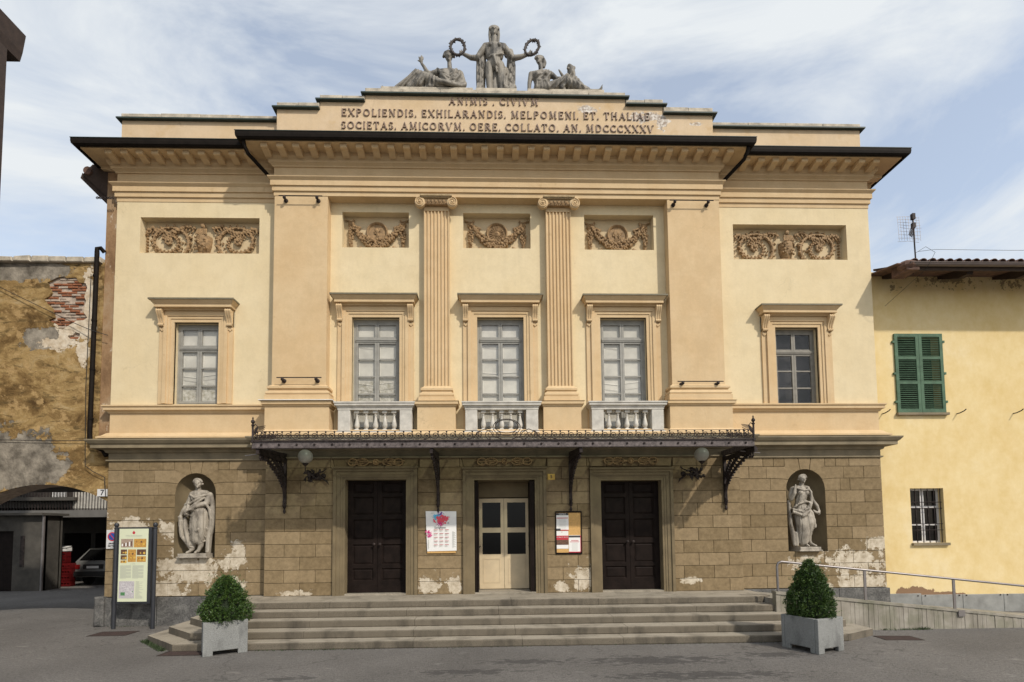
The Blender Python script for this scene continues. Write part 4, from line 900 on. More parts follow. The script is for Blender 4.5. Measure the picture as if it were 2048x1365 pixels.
# ================================================================== RAMP
RT = [(6.14, .89), (7.5, .73), (10.3, .43), (14.0, .03)]
b = MB(); n = 0
RW_ = thing('access_ramp', 'board marked concrete ramp wall sloping down to the right beside the steps', 'ramp', (6.1, -1.9, 0))
def rz(x): return .89-(x-6.14)*(.86/7.86) if x < 14 else .03
x = 6.08; rnd = random.Random(5)
while x < 13.6:
    w_ = rnd.uniform(.085, .125); b = MB(); dy = rnd.uniform(-.006, .006); b.prism([(x+.003-6.1, 0), (x+w_-.003-6.1, 0), (x+w_-.003-6.1, rz(x+w_)-.03), (x+.003-6.1, rz(x)-.03)], dy, .15); part('formwork_strip', b, M['concrete'], RW_); x += w_
b = MB(); b.prism([(-.03, rz(6.08)-.06), (7.5, rz(13.6)-.05), (7.5, rz(13.6)), (-.03, rz(6.08))], -.02, .17); b.prism([(-.02, 0), (7.4, 0), (7.4, .02), (-.02, .82)], .02, .14); part('wall_cap', b, M['concrete'], RW_)
b = MB(); b.prism([(.0, -.1), (7.85, -.1), (7.75, -.004), (.0, .71)], .14, 1.84); part('ramp_slab', b, M['concrete'], RW_)
H = thing('handrail', 'grey steel tube handrail running down the access ramp', 'handrail', (6.17, -1.83, 0))
def hz(x): return 1.56-(x-6.2)*.109
b = MB(); b.tube([(.0, 0, .62), (0, 0, 1.46), (.03, 0, 1.53), (.10, 0, 1.56), (8.0, 0, hz(14.17))], .026, 10); part('rail', b, M['steel'], H, smooth=True)
for x in (8.2, 10.28, 12.4):
    b = MB(); b.box(x-6.17-.028, x-6.17+.028, -.012, .012, rz(x)-.03, hz(x)-.02); 
    if x > 9: b.box(x-6.17-.01, x-6.17+.14, -.10, -.072, rz(x)-.16, rz(x)-.02)
    part('post', b, M['steel'], H)
# ================================================================== CANOPY
C = thing('entrance_canopy', 'glass and wrought iron canopy with scroll cresting over the theatre doors', 'canopy', (0, PY, 4.2))
CX0, CX1, CY = -5.66, 5.72, -1.58   # local: wall at y=0
b = MB(); b.box(CX0, CX1, CY-.012, CY+.012, .02, .155); part('fascia', b, M['fascia'], C)
b = MB(); b.box(CX0-.02, CX1+.02, CY-.04, CY+.03, .157, .19); b.box(CX0-.01, CX1+.01, CY-.03, CY+.0, .0, .018)
part('fascia_rail', b, M['iron'], C)
for s, x in ((-1, CX0), (1, CX1)):
    b = MB(); b.prism([(CY, .02), (0, .02), (0, .15), (CY, .15)], x-.012, x+.012, 'x'); part('side_fascia', b, M['fascia'], C)
nr_ = 15
for i in range(nr_+1):
    x = CX0+.05+(CX1-CX0-.1)*i/nr_
    b = MB(); b.prism([(CY, .16), (-.02, .52), (-.02, .56), (CY, .20)], x-.016, x+.016, 'x'); part('rafter', b, M['iron'], C)
    if i < nr_:
        x2 = CX0+.05+(CX1-CX0-.1)*(i+1)/nr_
        b = MB(); b.add([(x+.018, CY+.02, .195), (x2-.018, CY+.02, .195), (x2-.018, -.03, .548), (x+.018, -.03, .548)], [(0, 1, 2, 3)]); part('glass_pane', b, M['canopyglass'], C)
b = MB(); b.tube([(CX0, CY*.5, .36), (CX1, CY*.5, .36)], .02, 6); part('purlin', b, M['iron'], C)
for i in range(29):
    x = CX0+.2+(CX1-CX0-.4)*i/28; b = MB(); rosette(b, x, CY-.02, .09, .03, 6); 
    if i == 0: rsm = b.mesh('rivet_rosette', M['iron'], True); x00 = x
    link('rivet_rosette', rsm, C, (x-x00, 0, 0))
# cresting scroll unit
def scroll_mesh():
    b = MB(); pts = []
    for i in range(26): v = i/25; th = -.5*pi+v*2.9*pi; rad = .078*(1-v*.8); pts.append((.0+rad*cos(th), 0, .10+rad*sin(th)))
    b.tube(pts, .0085, 5); b.tube([(0, 0, .022), (-.06, 0, .03), (-.115, 0, .09), (-.13, 0, .17)], .008, 5); b.tube([(.02, 0, .03), (.075, 0, .04), (.10, 0, .015)], .008, 5); b.ball((.0, 0, .10), .018, 6, 4)
    b.ball((-.13, 0, .185), .022, 6, 4); return b.mesh('cresting_scroll', M['iron'], True)
scm = scroll_mesh(); ns = 58
for i in range(ns):
    x = CX0+.2+(CX1-CX0-.35)*i/(ns-1)
    if abs(x-.03) < .5: continue
    link('cresting_scroll', scm, C, (x, CY, .19+.0), (0, 0, 0 if x < 0 else pi))
b = MB(); b.tube([(CX0+.1, CY, .395), (-.55, CY, .395)], .007, 5); b.tube([(.62, CY, .395), (CX1-.1, CY, .395)], .007, 5); part('cresting_wire', b, M['iron'], C)
for s in (-1, 1):   # cresting along the two short sides
    for i in range(7): link('cresting_scroll', scm, C, (CX0 if s < 0 else CX1, CY+.15+i*.21, .19+i*.045), (0, 0, pi/2))
# centre ornament: two ovals and large volutes
b = MB(); cx = .03
for (rx, rz_, cz) in ((.26, .15, .45), (.31, .19, .43)): b.tube([(cx+rx*cos(2*pi*j/30), CY, .19+cz-.15+rz_*sin(2*pi*j/30)) for j in range(30)], .009, 5, closed=True)
for s in (-1, 1):
    for (ox, r0) in ((.38, .12), (.62, .09), (.18, .07)):
        b.tube([(cx+s*(ox+r0*(1-v/26*.75)*cos(-.5*pi+v/25*2.8*pi)), CY, .19+.12+r0*(1-v/26*.75)*sin(-.5*pi+v/25*2.8*pi)) for v in range(26)], .009, 5)
    b.tube([(cx+s*.12, CY, .20), (cx+s*.30, CY, .26), (cx+s*.36, CY, .36), (cx+s*.50, CY, .43), (cx+s*.62, CY, .38), (cx+s*.78, CY, .22), (cx+s*.9, CY, .20)], .010, 5)
part('centre_ornament', b, M['iron'], C, smooth=True)
for s, x in ((-1, CX0), (1, CX1)):
    b = MB(); b.lathe([(.045, .14), (.045, .17), (.022, .2), (.022, .52), (.035, .53), (.035, .545), (.018, .56), (.02, .575), (.042, .60), (.04, .635), (.02, .66), (.012, .67), (.018, .69), (.004, .73)], (x, CY, 0), 10)
    for j in range(5): b.tube([(x-s*.02, CY, .30+.03*j), (x-s*.10, CY, .42+.02*j), (x-s*(.16+.03*j), CY, .40+.03*j), (x-s*(.24+.01*j), CY, .36+.04*j)], .008, 5)
    b.tube([(x, CY, .5), (x-s*.06, CY, .56), (x-s*.11, CY, .5), (x-s*.09, CY, .4), (x-s*.05, CY, .33)], .012, 5)
    part('corner_finial', b, M['iron'], C, smooth=True)
def bracket(x):
    b = MB(); Z = lambda z: z-4.2
    b.box(x-.035, x+.035, -.07, .0, Z(3.05), Z(4.22)); b.box(x-.035, x+.035, CY, -.07, Z(4.09), Z(4.19))
    b.prism([(CY+.02, Z(4.19)), (CY+.02, Z(4.22)), (-.0, Z(4.34)), (0, Z(4.22))], x-.02, x+.02, 'x')
    cur = []
    for i in range(16): v = i/15; cur.append((x, -.04-1.25*(v**1.9), Z(3.12)+.98*(v**.8)))
    b.tube(cur, .038, 6); b.tube([(x, -.04-.75*(v/12)**1.6, Z(3.25)+.88*(v/12)**.85) for v in range(13)], .022, 5)
    for i in range(5, 15):
        p = cur[i]; b.tube([(x, p[1], p[2]), (x, p[1]*.62, p[2]+.10), (x, p[1]*.45, min(p[2]+.28, Z(4.12)))], .020, 5)
        b.tube([(x+.012*cos(q), p[1]*.72+.05*cos(q), p[2]+.09+.05*sin(q)) for q in [j*.7 for j in range(8)]], .016, 4)
        b.tube([(x, p[1]*.85, p[2]+.02), (x, p[1]*.8, p[2]+.12), (x, p[1]*.9, min(p[2]+.2, Z(4.1)))], .016, 5); b.ball((x, p[1]*.5, min(p[2]+.16, Z(4.1))), .03, 6, 4)
        b.ball((x, p[1]-.03, p[2]-.04), .036, 6, 4)
    b.tube([(x, -1.25-.05+.08*cos(q)*(1-q/9), Z(4.03)+.08*sin(q)*(1-q/9)) for q in [j*.5 for j in range(15)]], .022, 6)
    b.tube([(x, -1.42, Z(4.12)), (x, -1.46, Z(4.02)), (x, -1.40, Z(3.97))], .02, 6)
    b.lathe([(.012, -.02), (.035, .03), (.03, .07), (.015, .1), (.035, .13), (.05, .2), (.03, .24), (.045, .27), (.045, .3)], (x, -.05, Z(2.82)), 8)
    b.tube([(x, -.09, Z(3.12)), (x, -.13, Z(3.05)), (x, -.11, Z(2.98)), (x, -.07, Z(3.0))], .018, 6)
    return b
for x in (-5.55, -1.68, 1.72, 5.76): part('scroll_bracket', bracket(x), M['iron'], C, smooth=True)
for s in (-1, 1):
    b = MB(); x = CX0+.1 if s < 0 else CX1-.1; b.tube([(x, -1.15, -.03), (x+s*.42, -1.25, -.10)], .012, 6); part('conduit_end', b, M['steel'], C)
# ================================================================== WALL LAMPS
def lamp(x, s, lb):
    t_ = thing('wall_lamp', lb, 'lamp', (x, PY, 3.82), group='globe lamps on the front wall')
    b = MB(); gx = s*.20; b.ball((0, 0, 0), .175, 28, 18); b.v = [(v[0]-gx*1.0*-1*-1, v[1]-.55, v[2]+.36) for v in b.v]
    part('globe', b, M['globe'], t_, smooth='all')
    b = MB(); b.lathe([(.05, .20), (.075, .195), (.05, .15), (.012, .12), (.012, -.05)], (-gx, -.55, 0), 10); b.tube([(-gx, -.55, -.02), (-gx*.7, -.42, -.1), (-gx*.2, -.2, -.12), (gx*.3, -.04, -.05)], .022, 6); part('arm', b, M['iron'], t_, smooth=True)
    b = MB(); rr = random.Random(3)
    for i in range(24):
        a = rr.uniform(0, 2*pi); l = rr.uniform(.12, .27); o = (-gx*rr.uniform(0, .8), -.25-rr.uniform(0, .2), -.08)
        b.tube([o, (o[0]+l*.5*cos(a), o[1]-.03, o[2]+l*.5*sin(a)), (o[0]+l*cos(a+.5), o[1]+.03, o[2]+l*.8*sin(a+.5))], .013, 5, rs=[.022, .02, .008]); b.ball((o[0]+l*.8*cos(a+.3), o[1], o[2]+l*.6*sin(a+.3)), .034, 6, 4)
    b.tube([(gx*.1, -.05, -.1), (gx*.9, -.06, -.22), (gx*1.1, -.05, -.30)], .015, 5, rs=[.025, .02, .004]); b.tube([(-gx*.1, -.3, -.05), (gx*.5, -.08, .06), (gx*.8, -.06, .12)], .015, 5)
    b.lathe([(.07, 0), (.06, -.03), (.02, -.05)], (gx*.3, 0, -.06), 10, 'y')
    part('leaf_work', b, M['iron'], t_, smooth=True)
lamp(-4.66, 1, 'frosted globe lamp on iron leaf bracket at the left of the doors'); lamp(4.74, -1, 'frosted globe lamp on iron leaf bracket at the right of the doors')
# ================================================================== STATUES
def statue_mesh(name, chains, mat, vox=.014, s=.001875, ox=440, oz=1245, smooth=2):
    b = MB(); caps = []
    for ch in chains:
        if ch[0] == 'F': continue
        for i in range(len(ch)):
            a, c = ch[i], ch[min(i+1, len(ch)-1)]; caps.append((a[0], a[1], a[2]/s, a[3], c[0], c[1], c[2]/s, c[3]))
    def front(x, z):
        best = None
        for (x0, z0, y0, r0, x1, z1, y1, r1) in caps:
            dx, dz = x1-x0, z1-z0; L2 = dx*dx+dz*dz; tt = 0 if L2 < 1e-9 else max(0, min(1, ((x-x0)*dx+(z-z0)*dz)/L2))
            rr = r0+(r1-r0)*tt; d2 = (x-x0-dx*tt)**2+(z-z0-dz*tt)**2
            if d2 < rr*rr:
                yy = y0+(y1-y0)*tt-sqrt(rr*rr-d2)
                if best is None or yy < best: best = yy
        return best
    full_ = []
    for ch in chains:
        if ch[0] != 'F': full_.append(ch); continue
        P_ = ch[1]; D = []
        for p, q in zip(P_[:-1], P_[1:]):
            for k in range(3): D.append(tuple(p[j]+(q[j]-p[j])*k/3 for j in range(4)))
        D.append(tuple(P_[-1][:4])); cur = []
        for p in D:
            y_ = front(p[0], p[1])
            if y_ is None:
                if len(cur) > 1: full_.append(cur)
                cur = []
            else: cur.append((p[0], p[1], (y_-p[3]*.02)*s, p[3]))
        if len(cur) > 1: full_.append(cur)
    for ch in full_:
        P = [((p[0]-ox)*s, p[2], (oz-p[1])*s) for p in ch]; rr = [p[3]*s for p in ch]
        for i, (p, r) in enumerate(zip(P, rr)):
            sq = ch[i][4] if len(ch[i]) > 4 else 1
            b.ball(p, r, 10, 7, sq)
            if i < len(P)-1 and (Vector(P[i+1])-Vector(p)).length > 1e-4: b.tube([p, P[i+1]], r, 10, rs=[r, rr[i+1]])
    me = b.mesh(name+'_raw', mat); ob = bpy.data.objects.new('tmp', me); COL.objects.link(ob)
    md = ob.modifiers.new('r', 'REMESH'); md.mode = 'VOXEL'; md.voxel_size = vox; md.use_smooth_shade = True
    m2 = ob.modifiers.new('s', 'SMOOTH'); m2.factor = .5; m2.iterations = smooth
    dg = bpy.context.evaluated_depsgraph_get(); dg.update(); res = bpy.data.meshes.new_from_object(ob.evaluated_get(dg)); res.name = name
    bpy.data.objects.remove(ob); bpy.data.meshes.remove(me)
    res.materials.clear(); res.materials.append(mat); res.polygons.foreach_set('use_smooth', [True]*len(res.polygons)); return res
def folds(pts_top, pts_bot, n, r0, r1, d0, d1, bow=0, seed=0):
    """ridges of cloth running from one edge to another"""
    rr = random.Random(seed); out_ = []
    for i in range(n):
        u = (i+.5)/n+rr.uniform(-.25, .25)/n
        ax = pts_top[0][0]+(pts_top[1][0]-pts_top[0][0])*u; ay = pts_top[0][1]+(pts_top[1][1]-pts_top[0][1])*u
        bx = pts_bot[0][0]+(pts_bot[1][0]-pts_bot[0][0])*u; by = pts_bot[0][1]+(pts_bot[1][1]-pts_bot[0][1])*u
        dd = 1-(2*u-1)**2
        ch = []
        for k in range(6):
            v = k/5; ch.append((ax+(bx-ax)*v+bow*sin(pi*v)+rr.uniform(-4, 4), ay+(by-ay)*v, -(d0+(d1-d0)*v)*(.35+.65*sqrt(max(dd, 0))), r0+(r1-r0)*v))
        out_.append(('F', ch))
    return out_
def head(cx, cz, r, dy, turn=0, hair=8):
    """face with brow, nose, lips, chin and rolled hair"""
    f = lambda a: a*r; k = .00188
    L_ = [[(cx, cz-f(.12), dy, f(.86)), (cx+f(turn*.2), cz+f(.45), dy-f(.22)*k, f(.60))]]
    fx = cx+f(turn*.5); fy = dy-f(.86-.12*abs(turn))*k
    L_ += [[(fx+f(turn*.05), cz-f(.02), fy+f(.05)*k, f(.10)), (fx+f(turn*.12), cz+f(.36), fy-f(.06)*k, f(.12))],
           [(fx-f(.36), cz-f(.08), fy+f(.14)*k, f(.13)), (fx+f(.36), cz-f(.08), fy+f(.14)*k, f(.13))],
           [(fx-f(.12), cz+f(.62), fy+f(.12)*k, f(.11)), (fx+f(.14), cz+f(.62), fy+f(.12)*k, f(.11))],
           [(fx, cz+f(.92), fy+f(.16)*k, f(.2))],
           [(fx-f(.38), cz+f(.35), fy+f(.38)*k, f(.22)), (fx+f(.38), cz+f(.35), fy+f(.38)*k, f(.22))]]
    for i in range(hair):
        a = pi*(i+.5)/hair; L_.append([(cx-f(.88)*cos(a), cz-f(.12)-f(.72)*sin(a), dy-f(.25)*k, f(.24))])
        L_.append([(cx-f(.70)*cos(a), cz-f(.30)-f(.60)*sin(a), dy-f(.52)*k, f(.17))])
    L_.append([(cx-f(.82), cz+f(.2), dy+f(.1)*k, f(.26))]); L_.append([(cx+f(.82), cz+f(.2), dy+f(.1)*k, f(.26))])
    return L_
def hand(x, z, y, dx, dz, r=11):
    """palm and five fingers pointing along (dx,dz)"""
    px, pz = -dz, dx; Lh = [[(x, z, y, r*1.5), (x+dx*22, z+dz*22, y, r*1.4)]]
    for i, l in enumerate((34, 42, 40, 30)):
        o = (i-1.5)*r*.85; bx, bz = x+dx*26+px*o, z+dz*26+pz*o
        Lh.append([(bx, bz, y, r*.5), (bx+dx*l*.5, bz+dz*l*.5, y-.012, r*.46), (bx+dx*l*.85+px*2, bz+dz*l*.85, y+.008, r*.38)])
    Lh.append([(x+px*r*1.3, z+pz*r*1.3, y-.01, r*.55), (x+px*r*2.1+dx*14, z+pz*r*2.1+dz*14, y-.02, r*.46)])
    return Lh
# left niche
ch = head(450, 262, 66, -.06, .34)
ch += [[(440, 320, -.02, 36), (436, 385, -.0, 38)], [(350, 415, .0, 40), (440, 400, .0, 52), (545, 405, .0, 44)], [(460, 690, .0, 96), (465, 880, .0, 100), (450, 1040, .0, 84)], [(440, 420, 0, 74), (440, 500, -.02, 78), (450, 580, -.01, 76), (470, 680, 0, 98)],
       [(400, 480, -.10, 34)], [(475, 480, -.10, 34)],
       [(500, 700, -.02, 92), (520, 880, -.06, 72), (515, 990, -.07, 52), (500, 1140, -.04, 34), (470, 1215, -.06, 22)],
       [(430, 700, -.0, 80), (400, 900, -.03, 62), (385, 1060, .02, 48), (375, 1180, .0, 30), (350, 1220, -.06, 20)],
       [(470, 1200, -.05, 20), (455, 1232, -.14, 18)], [(350, 1215, -.03, 20), (325, 1232, -.1, 17)],
       [(345, 425, 0, 38), (300, 560, -.03, 30), (255, 650, -.08, 27), (232, 715, -.10, 20)], [(590, 430, 0, 46), (575, 545, -.06, 38), (470, 590, -.19, 30), (385, 635, -.22, 21)]]
ch += hand(228, 730, -.12, -.1, 1, 12)+hand(365, 645, -.23, -.85, .5, 12)
ch += [[(350, 430, -.08, 16), (430, 470, -.17, 15), (540, 440, -.13, 18), (610, 420, -.03, 20)], [(340, 560, -.12, 16), (430, 520, -.18, 17), (530, 450, -.12, 17)], [(350, 610, -.12, 15), (440, 560, -.17, 16), (545, 470, -.1, 16)],
       [(280, 565, -.06, 22), (335, 545, -.1, 20), (340, 640, -.16, 24), (330, 720, -.15, 22)], [(330, 650, -.18, 30), (320, 700, -.18, 26)],
       [(600, 430, .0, 42), (640, 560, -.0, 34), (650, 700, .0, 38), (635, 860, .02, 38), (600, 1000, .02, 38), (590, 1230, .02, 34)], [(520, 550, -.14, 16), (580, 560, -.12, 18), (620, 640, -.05, 20), (640, 760, -.04, 20)],
       [(240, 740, -.12, 22), (235, 860, -.09, 30), (240, 1000, -.05, 30), (290, 1090, -.02, 26), (345, 1175, -.02, 18)], [(290, 760, -.10, 20), (300, 900, -.06, 30), (320, 1040, -.03, 34), (350, 1150, -.02, 26)]]
ch += folds([(385, 640), (560, 620)], [(370, 1120), (580, 1060)], 11, 8, 10, .16, .15, -8, 3)
ch += folds([(330, 800), (460, 700)], [(340, 1130), (520, 1100)], 9, 8, 10, .14, .12, 24, 5)
ch += folds([(600, 600), (640, 650)], [(560, 1230), (615, 1225)], 4, 10, 10, .08, .07, 4, 8)
ch += folds([(215, 790), (300, 790)], [(220, 1000), (345, 1160)], 5, 9, 9, .13, .07, 0, 9)
ch += [('F', [(340, 700, -.14, 12), (400, 730, -.2, 13), (460, 690, -.18, 12)]), ('F', [(350, 760, -.14, 12), (400, 780, -.2, 12), (465, 700, -.18, 12)]), ('F', [(345, 820, -.13, 12), (410, 800, -.19, 12), (470, 710, -.17, 12)]), ('F', [(345, 900, 0, 12), (400, 890, 0, 12), (470, 800, 0, 12), (520, 650, 0, 9)]), ('F', [(350, 980, 0, 12), (420, 960, 0, 12), (480, 860, 0, 12), (560, 640, 0, 9)]), ('F', [(360, 1060, 0, 12), (430, 1040, 0, 12), (490, 980, 0, 12)]),
       ('F', [(355, 1150, -.12, 8), (400, 1165, -.15, 8), (450, 1130, -.15, 8), (520, 1100, -.15, 8), (590, 1050, -.10, 8), (630, 980, -.05, 8)]), [(480, 925, -.19, 14), (510, 915, -.2, 14)]]
def niche_statue(lb, cx, chains, ox, pw):
    t_ = thing('niche_statue', lb, 'statue', (cx, .10, NB), group='marble figures in the ground floor niches')
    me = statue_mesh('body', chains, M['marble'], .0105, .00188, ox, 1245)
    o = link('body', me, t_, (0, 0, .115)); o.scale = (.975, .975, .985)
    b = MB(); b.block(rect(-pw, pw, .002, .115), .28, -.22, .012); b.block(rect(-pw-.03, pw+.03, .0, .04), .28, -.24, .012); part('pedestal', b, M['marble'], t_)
niche_statue('marble woman in draped robe looking right, both hands low, in the left niche', -7.96, ch, 432, .36)
ch = head(392, 255, 62, -.06, .12)
o_ = 52  # second photo crop sits 52 zoomed pixels higher
def sh(c): return ('F', sh(c[1])) if c[0] == 'F' else [(p[0], p[1]+o_)+tuple(p[2:]) for p in c]
raw = [[(360, 700, .0, 84), (385, 860, .0, 92), (390, 1010, .0, 84), (385, 1120, .0, 66)], [(420, 660, .0, 84), (455, 860, -.0, 74), (470, 1000, .0, 54)], [(398, 265, -.02, 34), (395, 325, 0, 36)], [(270, 355, 0, 42), (390, 335, 0, 48), (480, 350, .0, 42)], [(385, 370, 0, 74), (380, 450, -.02, 72), (365, 540, -.01, 66), (365, 640, 0, 88)], [(345, 410, -.1, 33)], [(430, 410, -.1, 33)],
       [(335, 680, 0, 78), (350, 850, -.04, 66), (375, 980, -.04, 46), (400, 1110, -.02, 30), (410, 1160, -.05, 20)], [(420, 680, -.0, 80), (465, 850, -.06, 62), (465, 980, -.02, 46), (475, 1100, -.01, 32), (500, 1160, -.03, 20)],
       [(410, 1150, -.04, 20), (420, 1178, -.14, 17)], [(490, 1140, -.03, 19), (545, 1178, -.1, 15)],
       [(262, 360, .0, 38), (222, 450, -.02, 34), (222, 500, -.04, 32), (245, 420, -.14, 26), (262, 350, -.12, 20)], [(500, 375, 0, 34), (545, 520, -.02, 29), (600, 600, -.05, 25), (620, 665, -.06, 18)],
       [(300, 340, -.07, 15), (370, 375, -.16, 14), (440, 370, -.16, 14), (475, 330, -.06, 14)], [(460, 320, -.05, 14), (500, 400, -.12, 15), (490, 560, -.14, 19), (430, 680, -.18, 22), (340, 740, -.18, 24), (240, 690, -.1, 24)],
       [(470, 560, -.15, 14), (420, 640, -.18, 16), (340, 690, -.18, 16), (235, 650, -.1, 16)], [(240, 620, -.1, 14), (300, 570, -.15, 14), (390, 540, -.17, 14), (470, 550, -.13, 14)],
       [(200, 530, .02, 22), (205, 700, .02, 26), (215, 850, .02, 28), (250, 1000, .02, 34), (262, 1160, .0, 28)], [(290, 1000, -.0, 34), (290, 1165, -.02, 24)],
       [(490, 700, -.08, 30), (520, 820, -.07, 32), (545, 900, -.04, 26)], [(470, 760, -.12, 24), (470, 880, -.12, 22), (465, 1010, -.08, 14)], [(520, 900, -.02, 26), (500, 1010, -.0, 20)], [(545, 670, -.06, 16), (580, 700, -.08, 18), (610, 700, -.1, 18)]]
ch += [sh(c) for c in raw]
ch += [sh(c) for c in folds([(310, 400), (470, 390)], [(240, 620), (470, 540)], 10, 9, 9, .16, .13, 4, 21)+folds([(300, 560), (470, 560)], [(270, 690), (440, 640)], 8, 9, 10, .16, .15, 4, 22)+folds([(290, 740), (480, 660)], [(310, 1170), (480, 1110)], 12, 8, 10, .16, .12, 6, 23)+folds([(480, 640), (550, 680)], [(460, 1000), (570, 900)], 5, 10, 12, .13, .07, 4, 24)+folds([(190, 560), (225, 560)], [(190, 900), (230, 900)], 3, 9, 9, .03, .03, 0, 25)]
ch += [sh(c) for c in hand(622, 672, -.08, -.15, 1, 11)+hand(258, 352, -.12, .3, -1, 9)]
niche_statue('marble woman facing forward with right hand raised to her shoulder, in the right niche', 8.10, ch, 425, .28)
# roof group: coordinates are photo pixels
PXS = .0146; RZ = 14.33
def rs(name, lb, cx, chains, base=None, extra=None, vox=.016):
    t_ = thing('roof_statue', lb, 'statue', ((cx-990)*PXS-.12, -.02, RZ), group='stone figures on the parapet')
    b = MB(); w0, w1 = base; b.block(rect((w0-cx)*PXS, (w1-cx)*PXS, -.15, .015), .3, -.16, .01); part('plinth', b, M['coping'], t_)
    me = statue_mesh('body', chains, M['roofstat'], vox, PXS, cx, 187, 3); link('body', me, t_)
    return t_
def phead(cx, cz, r, dy=0, turn=0, hair=8):
    k = PXS; f = lambda a: a*r
    L_ = [[(cx, cz-f(.15), dy, f(.85)), (cx+f(turn*.15), cz+f(.5), dy-f(.2)*k, f(.6))]]
    fx = cx+f(turn*.6); fy = dy-f(.86)*k
    L_ += [[(fx, cz-f(.05), fy, f(.12)), (fx+f(turn*.15), cz+f(.36), fy-f(.14)*k, f(.16))], [(fx-f(.38), cz-f(.12), fy+f(.12)*k, f(.14)), (fx+f(.38), cz-f(.12), fy+f(.12)*k, f(.14))], [(fx-f(.14), cz+f(.65), fy+f(.14)*k, f(.11)), (fx+f(.14), cz+f(.65), fy+f(.14)*k, f(.11))], [(fx, cz+f(1.0), fy+f(.2)*k, f(.22))]]
    for i in range(hair):
        a = pi*(i+.5)/hair; L_.append([(cx-f(1.0)*cos(a), cz-f(.15)-f(.8)*sin(a), dy-f(.2)*k, f(.28))])
    return L_
ch = phead(989, 63, 8.6)
for s in (-1, 1): ch += [[(989+s*7, 56, .02, 3.4), (989+s*8, 68, .03, 3.4), (989+s*7.6, 78, .04, 3.0), (989+s*7.4, 87, .04, 2.2)]]
ch += [[(989, 74, .0, 4.4), (989, 88, .02, 5.2)], [(972, 95, .0, 6.6), (989, 92, .02, 7.5), (1007, 95, .0, 6.6)], [(980, 101, -.0, 9.5), (982, 114, -.0, 9)], [(999, 101, -.0, 9.5), (997, 114, -.0, 9)], [(989, 100, .0, 12), (989, 118, .0, 12), (988, 126, 0, 13), (990, 132, .0, 13)],
       [(981, 99, -.12, 4.2)], [(998, 99, -.12, 4.2)],
       [(980, 134, 0, 9.6), (979, 148, -.0, 8.4), (979, 159, -.02, 6.8), (979, 170, -.0, 6.2), (980, 183, .0, 4.6), (979, 188, -.08, 3.6)], [(999, 134, 0, 9.8), (1001, 148, -.0, 9), (1001, 161, -.02, 7.2), (1001, 172, -.0, 6.5), (1000, 184, .0, 5), (1000, 188, -.08, 3.8)],
       [(971, 97, 0, 6.6), (963, 108, -.0, 6), (957, 118, -.01, 5.2), (945, 119, -.03, 4.4), (932, 114, -.05, 3)], [(1008, 97, 0, 6.6), (1017, 108, -.0, 6), (1025, 117, -.01, 5.2), (1038, 116, -.03, 4.4), (1052, 112, -.05, 3)],
       # sash, cloth and folded wings
       ('F', [(974, 125, -.1, 2.2), (990, 123, -.14, 2.4), (1006, 112, -.08, 2.0)]), ('F', [(988, 126, -.15, 3), (992, 140, -.14, 2.4)]), [(991, 138, -.14, 2.6), (993, 152, -.13, 1.6)], ('F', [(1004, 96, 0, 2.4), (1008, 120, 0, 2.6), (1010, 150, 0, 2.4)]), ('F', [(1008, 130, 0, 2.2), (1007, 175, 0, 2.2)]),
       [(967, 104, .12, 7), (964, 124, .12, 10), (963, 150, .12, 9.5), (963, 186, .10, 8)], [(1014, 100, .12, 7), (1020, 97, .12, 6), (1021, 124, .12, 9), (1021, 150, .12, 8.5), (1020, 186, .10, 7.5)],
       [(990, 145, .14, 12), (990, 188, .14, 12)], [(1008, 140, .08, 9), (1008, 188, .08, 8)], [(961, 170, .04, 6), (959, 187, .02, 6)], [(1018, 172, .02, 5), (1025, 174, .02, 6), (1016, 185, .02, 7)], [(1010, 178, -.02, 6)]]
for i in range(10): ch += [('F', [(957+(i % 3)*5, 116+i*6, .04, 1.9), (956+(i % 3)*5, 125+i*6, .03, 1.7)]), ('F', [(1018+(i % 3)*4, 110+i*6.5, .06, 1.8), (1017+(i % 3)*4, 118+i*6.5, .05, 1.7)])]
for (hx, hz_, s) in ((930, 113, -1), (1054, 111, 1)):
    ch += [[(hx, hz_, -.05, 3), (hx+s*2.5, hz_-1.5, -.06, 2.8)]]
    for q in range(4): ch += [[(hx+s*3, hz_-2+q*1.6, -.06, 1.1), (hx+s*6, hz_-3+q*1.7, -.09, 1.0), (hx+s*5.5, hz_-1.5+q*1.4, -.13, .9)]]
    ch += [[(hx+s*1, hz_-3, -.06, 1.1), (hx+s*3, hz_-5.5, -.09, 1.0)]]
rs('g', 'standing winged nude youth at the middle of the parapet, arms spread holding two wreaths', 990, ch, (954, 1030), vox=.013)
